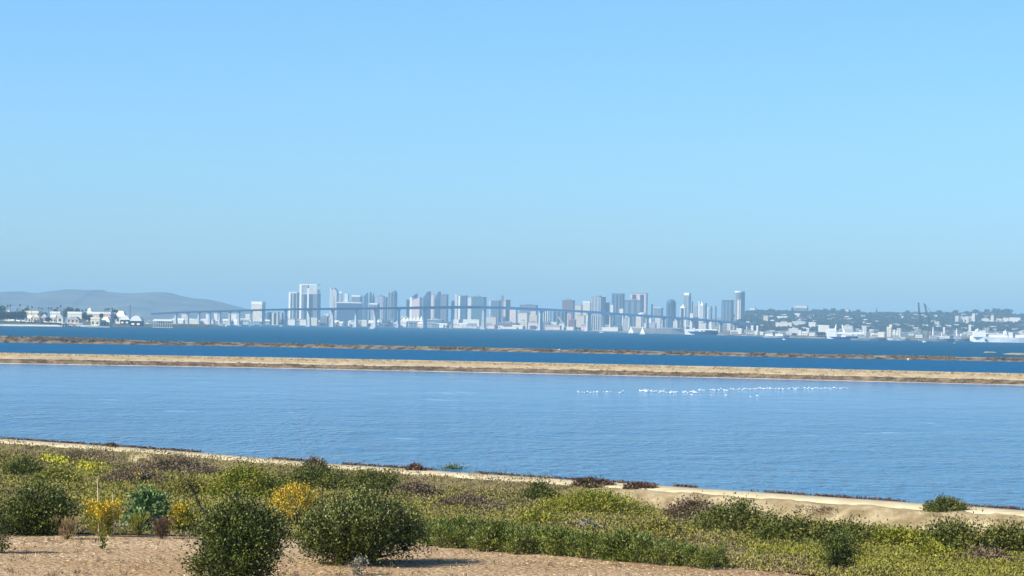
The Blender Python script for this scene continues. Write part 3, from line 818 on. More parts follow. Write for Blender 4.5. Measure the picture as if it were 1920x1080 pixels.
# weeds on the levee edge
n = 3600
x = rg.uniform(-60, 52, n); x = x[(fbm(x / 5, x * 0, 61, 4) > 0.50)]
y = levee_y(x) + 10.0 + rg.normal(size=len(x)) * 0.5
C_ = np.stack([x, y, np.full(len(x), 2.62)], -1).repeat(9, 0); C_ += rg.normal(size=C_.shape) * np.array([0.15, 0.25, 0]) + np.array([0, 0, 1]) * rg.uniform(0, 0.42, (len(C_), 1))
o = quads_mesh('water_edge_weeds', leaf_quads(C_, unit(rg.normal(size=C_.shape) * 0.7 + np.array([0, 0, 1])), 0.2, 0.09, rg), LEAF['rust'])
tag(o, 'dark reddish weeds in a thin line between the path and the pond', 'weeds', kind='stuff')
n = 2600
x = rg.uniform(20, 48, n); x = x[(fbm(x / 3, x * 0, 71, 4) > 0.56)]
y = levee_y(x) - 0.8 - np.abs(rg.normal(size=len(x))) * 1.2
C_ = np.stack([x, y, 2.9 - (levee_y(x) - y) * 0.38], -1).repeat(7, 0); C_ += rg.normal(size=C_.shape) * np.array([0.15, 0.3, 0]) + np.array([0, 0, 1]) * rg.uniform(0, 0.2, (len(C_), 1))
o = quads_mesh('bank_weeds', leaf_quads(C_, unit(rg.normal(size=C_.shape) * 0.7 + np.array([0, 0, 1])), 0.14, 0.06, rg), LEAF['greybrown'])
tag(o, 'dark weeds creeping over the front of the sandy bank', 'weeds', kind='stuff')
# straw, clods and dry stubble on the field
n = 26000
y = rg.uniform(52, 76, n); x = rg.uniform(-1, 1, n) * (y * 0.2)
ok = y < field_y(x) + 1.0; x = x[ok]; y = y[ok]
k_ = fbm(x / 1.6, y / 1.2, 51, 3) > rg.uniform(0.3, 0.7, len(x)); x = x[k_]; y = y[k_]
C_ = np.stack([x, y, G(x, y) + 0.012], -1)
u = unit(rg.normal(size=C_.shape) * np.array([1, 1, 0.12]) + np.array([0, 0, 0.1]))
o = quads_mesh('straw_litter', leaf_quads(C_, u, 0.085 * rg.uniform(0.4, 1.5, len(C_)), 0.018, rg), STRAW)
tag(o, 'pale straw and chips scattered over the dry field', 'straw', kind='stuff')
n = 1500
y = rg.uniform(52, 75, n); x = rg.uniform(-1, 1, n) * (y * 0.2); ok = (y < field_y(x)) & (fbm(x / 3, y / 1.2, 55, 3) > 0.5); x = x[ok]; y = y[ok]
C_ = np.stack([x, y, G(x, y)], -1).repeat(12, 0) + rg.normal(size=(len(x) * 12, 3)) * np.array([0.05, 0.05, 0])
o = quads_mesh('dry_stubble', leaf_quads(C_, unit(rg.normal(size=C_.shape) * 0.6 + np.array([0, 0, 0.9])), 0.10 * rg.uniform(0.5, 1.4, len(C_)), 0.015, rg), LEAF['greybrown'])
tag(o, 'short dark dry stubble in streaks on the field', 'stubble', kind='stuff')
# ============================================================ THE CITY
def facade(name, col, win, fl=3.6, cw=5.0, rz_=0.5, rc=0.6, rough=0.6, wr=0.25):
    if name in MATS: return MATS[name]
    m = bpy.data.materials.new(name); m.use_nodes = True
    n = m.node_tree; b = n.nodes['Principled BSDF']
    tc = n.nodes.new('ShaderNodeTexCoord'); sp = n.nodes.new('ShaderNodeSeparateXYZ'); n.links.new(tc.outputs['Object'], sp.inputs[0])
    def M(op, a, b_=None):
        q = n.nodes.new('ShaderNodeMath'); q.operation = op
        for i, v in enumerate((a, b_)):
            if v is None: continue
            if isinstance(v, (int, float)): q.inputs[i].default_value = v
            else: n.links.new(v, q.inputs[i])
        return q.outputs[0]
    fz = M('LESS_THAN', M('FRACT', M('DIVIDE', sp.outputs['Z'], fl)), rz_)
    hx = M('ADD', sp.outputs['X'], sp.outputs['Y'])
    fx = M('LESS_THAN', M('FRACT', M('DIVIDE', hx, cw)), rc)
    k = M('MULTIPLY', fz, fx)
    nz = n.nodes.new('ShaderNodeTexNoise'); nz.inputs['Scale'].default_value = 0.08; nz.inputs['Detail'].default_value = 3
    n.links.new(tc.outputs['Object'], nz.inputs['Vector'])
    mr = n.nodes.new('ShaderNodeMapRange'); mr.inputs['To Min'].default_value = 0.82; mr.inputs['To Max'].default_value = 1.18
    n.links.new(nz.outputs['Fac'], mr.inputs['Value'])
    mx = n.nodes.new('ShaderNodeMix'); mx.data_type = 'RGBA'; mx.inputs[6].default_value = (*col, 1); mx.inputs[7].default_value = (*win, 1)
    n.links.new(k, mx.inputs[0])
    sc_ = n.nodes.new('ShaderNodeVectorMath'); sc_.operation = 'SCALE'
    n.links.new(mx.outputs[2], sc_.inputs[0]); n.links.new(mr.outputs[0], sc_.inputs['Scale']); n.links.new(sc_.outputs[0], b.inputs['Base Color'])
    b.inputs['Roughness'].default_value = rough
    b.inputs['Specular IOR Level'].default_value = 0.25
    MATS[name] = m
    return m
GL = (0.04, 0.06, 0.08)
WALL = dict(
    white=facade('wall_white', (0.70, 0.68, 0.60), (0.45, 0.47, 0.48), rz_=0.35, rc=0.5),
    cream=facade('wall_cream', (0.66, 0.60, 0.46), (0.30, 0.30, 0.28), rz_=0.4, rc=0.5),
    beige=facade('wall_beige', (0.62, 0.54, 0.42), (0.20, 0.20, 0.20), rz_=0.45, rc=0.55),
    pink=facade('wall_pinkish', (0.68, 0.54, 0.48), (0.25, 0.23, 0.24), rz_=0.4, rc=0.5),
    grey=facade('wall_grey', (0.40, 0.41, 0.40), (0.10, 0.12, 0.14), rz_=0.5),
    pale=facade('wall_pale_grey', (0.60, 0.60, 0.58), (0.20, 0.23, 0.25), rz_=0.45),
    mid=facade('wall_mid_grey', (0.22, 0.24, 0.26), (0.05, 0.07, 0.10), rz_=0.6, rc=0.7),
    blue=facade('wall_blue_glass', (0.10, 0.14, 0.20), (0.03, 0.06, 0.10), rz_=0.7, rc=0.85, rough=0.3),
    dark=facade('wall_dark_glass', (0.035, 0.045, 0.06), (0.012, 0.02, 0.03), rz_=0.7, rc=0.85, rough=0.3),
    brown=facade('wall_red_brown', (0.20, 0.12, 0.11), (0.05, 0.05, 0.06), rz_=0.5),
    teal=facade('wall_teal_glass', (0.10, 0.20, 0.22), (0.04, 0.08, 0.10), rz_=0.6, rc=0.8, rough=0.35),
)
PL_ = dict(
    white=mat('paint_white', (0.80, 0.78, 0.70), 0.6), ship=mat('ship_white', (0.95, 0.94, 0.90), 0.5), dim=mat('window_dim', (0.16, 0.19, 0.23), 0.4), glass=mat('glass_strip', (0.02, 0.035, 0.05), 0.15, 0.5), roofg=mat('roof_grey', (0.25, 0.25, 0.25), 0.8),
    dark=mat('roof_dark', (0.05, 0.06, 0.07), 0.7), green=mat('roof_copper_green', (0.22, 0.40, 0.34), 0.7), red=mat('red_paint', (0.55, 0.09, 0.06), 0.6),
    cream=mat('roof_cream', (0.80, 0.72, 0.55), 0.7), tile=mat('roof_tile', (0.40, 0.22, 0.15), 0.8), grey2=mat('roof_pale_grey', (0.55, 0.55, 0.53), 0.7),
    blue=mat('blue_paint', (0.04, 0.10, 0.22), 0.5), steel=mat('steel_grey', (0.07, 0.09, 0.11), 0.6), navy=mat('ship_grey', (0.36, 0.40, 0.42), 0.6),
)
ROT = R(-20)
def place(x0, x1, yt, D, yb=None, dep=0.7, rot=ROT):
    xc_ = (x0 + x1) / 2.0
    X = X_at(xc_ + (yt - yh(xc_)) * 0.0, D)
    zb = float(HG(X, D)) if yb is None else at(xc_, yb, D).z
    top = at(xc_, yt, D).z
    W = (x1 - x0) * D / F
    w_ = W / (math.cos(rot) + dep * abs(math.sin(rot)))
    return X, zb, top - zb, w_, w_ * dep

def tower(label, x0, x1, yt, D=12000, wall='grey', yb=None, dep=0.7, rot=ROT, top='flat', roof='roofg', plant=True, strips=0, strip_m='glass', side=None, bands=0, name='tower', cat='tower', crown=0, group=None, base=None):
    sh = float(np.interp(X_at((x0 + x1) / 2, D), SHx, SHy))
    D = max(D, sh + 45 + (x1 - x0) * 0.4)
    X, zb, H, w_, d_ = place(x0, x1, yt, D, yb, dep, rot)
    D2 = D
    e = empty(name, (X, D2, zb - 1.5), rot, label, cat, group)
    H += 1.5; a, b_ = w_ / 2, d_ / 2
    if name == 'tower' and strips == 0 and x1 - x0 > 9 and not side: strips = 3; strip_m = 'dim'
    body = MB()
    hb = H
    if top == 'flat':
        body.box(-a, a, -b_, b_, 0, hb)
    elif top == 'step':
        body.box(-a, a, -b_, b_, 0, hb * 0.78); body.box(-a * 0.62, a * 0.62, -b_ * 0.62, b_ * 0.62, hb * 0.78, hb)
    elif top == 'slant_r':   # rises to the right
        body.prism([(-a, -b_), (a, -b_), (a, b_), (-a, b_)], 0, 0, top=[(-a, -b_, hb * 0.88), (a, -b_, hb), (a, b_, hb), (-a, b_, hb * 0.88)])
    elif top == 'slant_l':
        body.prism([(-a, -b_), (a, -b_), (a, b_), (-a, b_)], 0, 0, top=[(-a, -b_, hb), (a, -b_, hb * 0.88), (a, b_, hb * 0.88), (-a, b_, hb)])
    elif top == 'curve_r':
        n_ = 8; v = []
        for i in range(n_ + 1):
            t = i / n_; x = -a + 2 * a * t; z = hb * (0.80 + 0.20 * math.sin(t * math.pi / 2))
            v.append((x, z))
        vs_ = [(-a, -b_, 0), (a, -b_, 0)] + [(x, -b_, z) for x, z in reversed(v)]
        k = len(vs_); vs2 = [(p[0], b_, p[2]) for p in vs_]
        body.add(vs_ + vs2, [tuple(range(k)), tuple(range(2 * k - 1, k - 1, -1))] + [(i, k + i, k + (i + 1) % k, (i + 1) % k) for i in range(k)])
    elif top == 'round':
        body.cyl(0, 0, a, 0, hb, 24)
    elif top == 'dome_top':
        body.cyl(0, 0, a, 0, hb * 0.90, 20); body.cyl(0, 0, a, hb * 0.90, hb * 0.97, 20, r1=a * 0.75); body.cyl(0, 0, a * 0.75, hb * 0.97, hb, 20, r1=a * 0.35)
    elif top == 'pyramid':
        body.box(-a, a, -b_, b_, 0, hb * 0.86)
    elif top == 'wedge':     # pointed sail like top
        body.prism([(-a, -b_), (a, -b_), (a, b_), (-a, b_)], 0, 0, top=[(-a, -b_, hb * 0.93), (a * 0.1, -b_, hb * 0.96), (a * 0.1, b_, hb * 0.96), (-a, b_, hb * 0.93)])
        body.prism([(a * 0.1, -b_), (a, -b_), (a, b_), (a * 0.1, b_)], 0, 0, top=[(a * 0.1, -b_, hb), (a, -b_, hb * 0.90), (a, b_, hb * 0.90), (a * 0.1, b_, hb)])
    body.build('wall', WALL[wall], e)
    zc_ = hb
    if top == 'pyramid':
        rf = MB(); rf.pyr(-a * 1.02, a * 1.02, -b_ * 1.02, b_ * 1.02, hb * 0.86, hb); rf.build('roof', PL_[roof], e)
    elif top in ('flat', 'step'):
        rf = MB(); q = 0.62 if top == 'step' else 1.0
        rf.box(-a * q - 0.4, a * q + 0.4, -b_ * q - 0.4, b_ * q + 0.4, hb, hb + max(1.6, crown)); rf.build('roof', PL_[roof], e)
        if plant and w_ > 12:
            pm = MB(); pm.box(-a * 0.4, a * 0.35, -b_ * 0.4, b_ * 0.4, hb + max(1.6, crown), hb + max(1.6, crown) + 4.5); pm.build('rooftop_plant', PL_['roofg'], e)
    elif top == 'round':
        rf = MB(); rf.cyl(0, 0, a * 1.03, hb, hb + max(2, crown), 24); rf.build('roof', PL_[roof], e)
    if strips:
        for i in range(strips):
            s_ = MB(); cxs = -a + (i + 0.5) * 2 * a / strips; ww = a / strips * 0.5
            hs = hb * (0.86 if top in ('pyramid', 'curve_r', 'slant_r', 'slant_l', 'dome_top', 'wedge', 'step') else 0.97)
            if top in ('curve_r',): hs = hb * 0.78
            if top == 'step': hs = hb * 0.76
            if top in ('round', 'dome_top'):
                th = -math.pi / 2 + (i + 0.5 - strips / 2) / strips * 1.9 - rot
                for q in (-0.13, 0, ): s_.box(0, 0, 0, 0, 0, 0) if False else None
                p0 = (a * 1.005 * math.cos(th - 0.12), a * 1.005 * math.sin(th - 0.12)); p1 = (a * 1.005 * math.cos(th + 0.12), a * 1.005 * math.sin(th + 0.12))
                s_.prism([p0, p1, (p1[0] * 1.02, p1[1] * 1.02), (p0[0] * 1.02, p0[1] * 1.02)], 3, hs)
            else:
                s_.box(cxs - ww, cxs + ww, -b_ - 0.4, -b_ + 0.2, 3, hs)
            s_.build('window_strip', PL_[strip_m], e)
    if bands:
        for i in range(bands):
            z0 = hb * (i + 0.4) / bands
            s_ = MB(); s_.box(-a - 0.35, a + 0.35, -b_ - 0.35, b_ + 0.35, z0, z0 + hb / bands * 0.35); s_.build('window_band', PL_['glass'], e)
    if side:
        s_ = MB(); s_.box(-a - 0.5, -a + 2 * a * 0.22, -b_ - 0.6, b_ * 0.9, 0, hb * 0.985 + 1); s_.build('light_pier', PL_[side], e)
    if base:
        s_ = MB(); s_.box(-a * 1.5, a * 1.5, -b_ * 1.4, b_, 0, base); s_.build('podium', PL_['white'], e)
    return e

# -- two hotel towers at the left end of the skyline
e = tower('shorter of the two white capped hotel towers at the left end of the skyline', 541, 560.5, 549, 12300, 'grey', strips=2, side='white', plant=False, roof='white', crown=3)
m_ = MB(); m_.prism([(-19, -14), (-9, -14), (-9, 8), (-19, 8)], 0, 0, top=[(-19, -14, 100), (-9, -14, 100), (-9, 8, 100), (-19, 8, 100)])
m_ = MB(); m_.pyr(-17, -7, -13, 6, 108, 128, k=0.05); m_.build('turret', PL_['white'], e)
e = tower('tallest white hotel tower with an open lattice crown and two bright vertical piers', 561, 600.5, 551, 12400, 'mid', strips=1, strip_m='glass', plant=False, roof='white', crown=1.5, dep=0.45)
_, _, Hh, w_, d_ = place(561, 600.5, 551, 12400, None, 0.45); a = w_ / 2; b_ = d_ / 2; Hh += 1.5
for (xa, xb, zt) in ((-a - 0.8, -a + 9, Hh + 33), (-a + 33, -a + 39.5, Hh + 22)):
    m_ = MB(); m_.box(xa, xb, -b_ - 1.5, b_ * 0.7, 0, zt); m_.build('light_pier', PL_['white'], e)
m_ = MB(); m_.box(-a + 9.2, -a + 32.8, -b_ + 0.5, b_ * 0.6, Hh + 1.6, Hh + 33); m_.build('upper_floors', WALL['grey'], e)
m_ = MB(); m_.box(-a - 1.5, a - 1.0, -b_ - 1.8, b_ * 0.8, Hh + 33.1, Hh + 37); m_.build('crown_beam', PL_['white'], e)
for i in range(7):
    m_ = MB(); x_ = -a + 42 + i * (2 * a - 45) / 6; m_.box(x_ - 1.0, x_ + 1.0, -b_ - 1.2, -b_ + 1.0, Hh + 1.6, Hh + 33); m_.build('lattice_post', PL_['white'], e)
m_ = MB(); m_.box(-a + 40, a + 0.2, -b_ + 1.2, b_ * 0.7, Hh + 1.6, Hh + 17); m_.build('penthouse', PL_['cream'], e)

T = tower
T('cream slab building topped by a white box, left of the first bridge pier', 471, 497, 570.5, 10900, 'cream', yb=603, top='flat', crown=9, roof='white', plant=False, name='apartment_block', cat='building')
T('low cream block with two dark slots behind the bridge, left of the hotel towers', 501, 524, 586, 10900, 'cream', strips=2, plant=False, name='apartment_block', cat='building', dep=0.4)
T('low pale block with a dark right half beside a bridge pier, left of the hotels', 526, 536, 586, 10950, 'pale', strips=1, plant=False, name='apartment_block', cat='building')
T('slim pale tower with a dark pointed right half, right of the tallest hotel', 618, 634, 539.5, 12500, 'pale', top='wedge', side='grey2')
T('narrow tower with a small white cap right of the pointed slim tower', 635, 641, 550, 12900, 'grey', roof='white', crown=7, plant=False)
T('pale stepped tower with a white roof behind the wide curved hotel', 642.5, 656, 551.5, 12900, 'white', top='step', roof='white', plant=False)
T('short block with a long flat white roof behind the wide curved hotel', 659, 679, 556.5, 12800, 'mid', crown=6, roof='white', plant=False, name='office_block', cat='building')
T('wide blue glass curved hotel with a white roof line', 631, 680, 568.5, 11900, 'blue', dep=0.35, rot=R(-10), crown=4, roof='white', plant=False, name='hotel', cat='building')
T('blue grey tower with a short spire right of the wide curved hotel', 681, 689, 549, 12500, 'blue', top='slant_r')
T('blue grey tower with a white rounded top left of the dark spired one', 690, 697, 547, 12600, 'mid', top='dome_top', strips=0)
T('dark spired narrow tower next to the cream slab', 697.5, 701.5, 548, 12500, 'dark', top='pyramid', roof='dark')
T('low block with a bright white roof in front of the spired towers', 692, 711, 571, 11900, 'mid', crown=5, roof='white', plant=False, name='office_block', cat='building')
T('tall narrow cream slab rising behind a bridge pier', 694.5, 704, 577, 11500, 'cream', plant=False, yb=607)
T('pale building with a dark rooftop box, right of the spired towers', 706, 721, 556, 12500, 'pale', top='flat', roof='dark')
T('thin dark tower between the pale building and the rounded twin tower', 721.8, 726, 557.5, 12700, 'dark', plant=False)
T('left grey half of the rounded twin tower', 727, 736.5, 547.5, 12400, 'grey', strips=2, plant=False)
T('taller dark rounded half of the twin tower', 735, 745, 545, 12450, 'blue', top='dome_top')
T('thin dark tower left of the tilted topped one', 761.5, 768, 562, 12300, 'dark', plant=False)
T('dark tower with a tilted top behind the pinkish block', 770, 782, 550.5, 12700, 'dark', top='slant_r')
T('pinkish block with a white wedge on its left side', 768, 791, 557.5, 12100, 'pink', top='slant_r', side='white')
T('dark blue tower whose curved top rises to the right', 792, 807, 546.5, 12000, 'blue', top='curve_r', strips=2)
T('pale pinkish slab squeezed between two dark blue towers', 807.5, 814, 552, 12300, 'pink', plant=False)
T('dark blue tower with a green tinted curved top', 814.8, 825.5, 546.5, 12000, 'blue', top='curve_r', strips=2)
T('plain blue tower attached to the right of the green topped one', 825.5, 840, 553, 12100, 'mid', plant=False, roof='dark')
T('small dark tower alone behind the bridge deck right of the plain blue one', 846, 851.5, 564, 12300, 'dark', plant=False)
T('pale narrow slab left of the bright white column', 851.8, 858.5, 553.5, 12000, 'pale', roof='white', plant=False)
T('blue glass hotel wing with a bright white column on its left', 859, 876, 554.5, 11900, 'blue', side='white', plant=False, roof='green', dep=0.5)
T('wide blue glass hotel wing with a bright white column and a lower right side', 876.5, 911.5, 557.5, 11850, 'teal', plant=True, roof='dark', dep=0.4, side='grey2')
T('thin white column tower by the bridge deck', 917, 919.5, 563, 12100, 'white', plant=False)
T('dark teal tower with a white rooftop box', 920, 939, 563, 12000, 'teal', roof='white', plant=True)
T('taller dark tower with a spiky top behind the teal one', 937, 945, 556, 12500, 'mid', top='step')
T('narrow pinkish slab in front of the spiky dark tower', 943.5, 948.5, 564, 11900, 'pink', plant=False, yb=607)
T('dark teal slab at the right end of the spiky group', 948.5, 956.5, 562.5, 12000, 'dark', plant=False)
T('pale pinkish building under the bridge right of the spiky group', 955, 970, 580, 11300, 'pink', plant=False, name='office_block', cat='building')
T('long low dark roofed slab with a box on top, just above the deck', 974, 1008, 572.5, 12300, 'mid', roof='dark', plant=True, dep=0.4, name='office_block', cat='building')
T('cream block seen under the bridge deck near its middle', 971.5, 992, 587, 11400, 'cream', plant=False, name='office_block', cat='building')
T('beige stepped building under the deck left of the tall central pier', 990.5, 1011, 583.5, 11450, 'beige', top='step', plant=False, name='office_block', cat='building')
T('white and green framed building right of the tall central pier', 1018, 1034, 582, 11100, 'white', strips=3, plant=False, name='office_block', cat='building')
T('blue grey building behind the slanting white crane boom', 1036, 1064, 584, 11200, 'mid', strips=3, plant=False, name='office_block', cat='building')
T('narrow white building with a red stripe beside a bridge pier', 1063.5, 1071, 588, 11000, 'white', strips=1, strip_m='red', plant=False, name='office_block', cat='building')
T('purplish dark block standing alone on the skyline above the deck', 1053.5, 1077, 563.5, 12300, 'brown', roof='dark', plant=True, dep=0.5, name='office_block', cat='building')
T('beige block just above the deck right of the purplish block', 1077.5, 1092, 572.5, 12200, 'beige', plant=False, name='office_block', cat='building')
T('bright cream block with a white roof above the deck', 1092, 1109, 567.5, 12100, 'cream', crown=5, roof='white', plant=False, name='office_block', cat='building')
T('large grey tower with dark top and thin roof frame left of the striped tower', 1108, 1135.5, 557.5, 11000, 'grey', dep=0.9, rot=R(-32), roof='dark', plant=True)
T('dark blue slab hugging the right side of the large grey tower', 1134, 1142.5, 567.5, 10800, 'dark', plant=False)
T('grey blue building below the deck with a white awning row', 1108, 1134, 592, 10400, 'pale', plant=False, name='office_block', cat='building', strips=5)
T('blue grey striped square tower left of the pair of purplish towers', 1146.5, 1170.5, 551, 12200, 'mid', strips=3, roof='dark', plant=False, side='blue')
T('wide purplish tower with two bays of dark vertical strips', 1181, 1214, 550.5, 12400, 'pink', strips=2, roof='dark', plant=False, dep=0.4, side=None)
T('wide dark blue block in front of the purplish tower', 1169, 1206, 564, 12000, 'blue', roof='dark', plant=True, dep=0.4)
T('thin dark spire tower right of the wide dark blue block', 1220.5, 1223.5, 570.5, 12000, 'dark', plant=False)
T('low building with a pale ribbed roof right of the thin spire', 1225, 1243, 578, 11900, 'mid', crown=3, roof='grey2', plant=False, name='office_block', cat='building')
T('rounded dark blue tower with a flat cap, right of the pale ribbed roof', 1247, 1268.5, 561.5, 11700, 'blue', top='dome_top', strips=2)
T('small pale tower with a pointed white top', 1274, 1286, 570.5, 11900, 'pale', top='pyramid', roof='white', strips=1)
T('tall grey tower with a bright white cap and dark right side', 1281.5, 1295, 553.5, 12100, 'grey', crown=9, roof='white', plant=False, dep=0.9, rot=R(-28))
T('needle thin dark tower right of the white capped one', 1296.5, 1298.8, 565.5, 11900, 'dark', plant=False)
T('pale greenish building left of the white pyramid top', 1300, 1310.5, 572.5, 12000, 'pale', plant=False)
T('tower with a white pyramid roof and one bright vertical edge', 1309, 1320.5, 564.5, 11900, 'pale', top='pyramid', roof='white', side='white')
T('slim dark tower right of the white pyramid roof', 1321.5, 1325, 569, 12000, 'dark', plant=False)
T('slim white strip tower right of the slim dark one', 1325.5, 1328.5, 574, 12050, 'white', plant=False)
T('left one of two little dark towers before the dark square tower', 1329.5, 1335.5, 573.5, 12000, 'mid', top='dome_top')
T('right one of two little dark towers before the dark square tower', 1338.5, 1343.5, 573.5, 12100, 'mid', top='dome_top')
T('dark square tower with a slightly hollow roof line, left of the tall round tower', 1352, 1375.5, 563.5, 11900, 'blue', plant=False, roof='dark', dep=0.8)
e = T('tall round-fronted tower with a white cap and a brown stripe between bright ones', 1375.5, 1397.5, 548.5, 11600, 'mid', top='round', roof='white', crown=5)
zb_ = e.location.z; Ht = at(1386, 548.5, 11600).z - zb_; a = 22 * 11600 / F / 2 / (math.cos(ROT) + 0.7 * abs(math.sin(ROT)))
for k_, (th0, th1, mm, hh) in enumerate(((-2.10, -1.86, 'white', .74), (-1.86, -1.70, 'tile', .60), (-1.70, -1.46, 'white', .74))):
    m_ = MB(); t0 = th0 - ROT; t1 = th1 - ROT
    p0 = (a * 1.0 * math.cos(t0), a * 1.0 * math.sin(t0)); p1 = (a * 1.0 * math.cos(t1), a * 1.0 * math.sin(t1)); g_ = 1.04 + 0.02 * (k_ == 1)
    m_.prism([p0, p1, (p1[0] * g_, p1[1] * g_), (p0[0] * g_, p0[1] * g_)], 2, Ht * hh); m_.build('vertical_strip', PL_[mm], e)

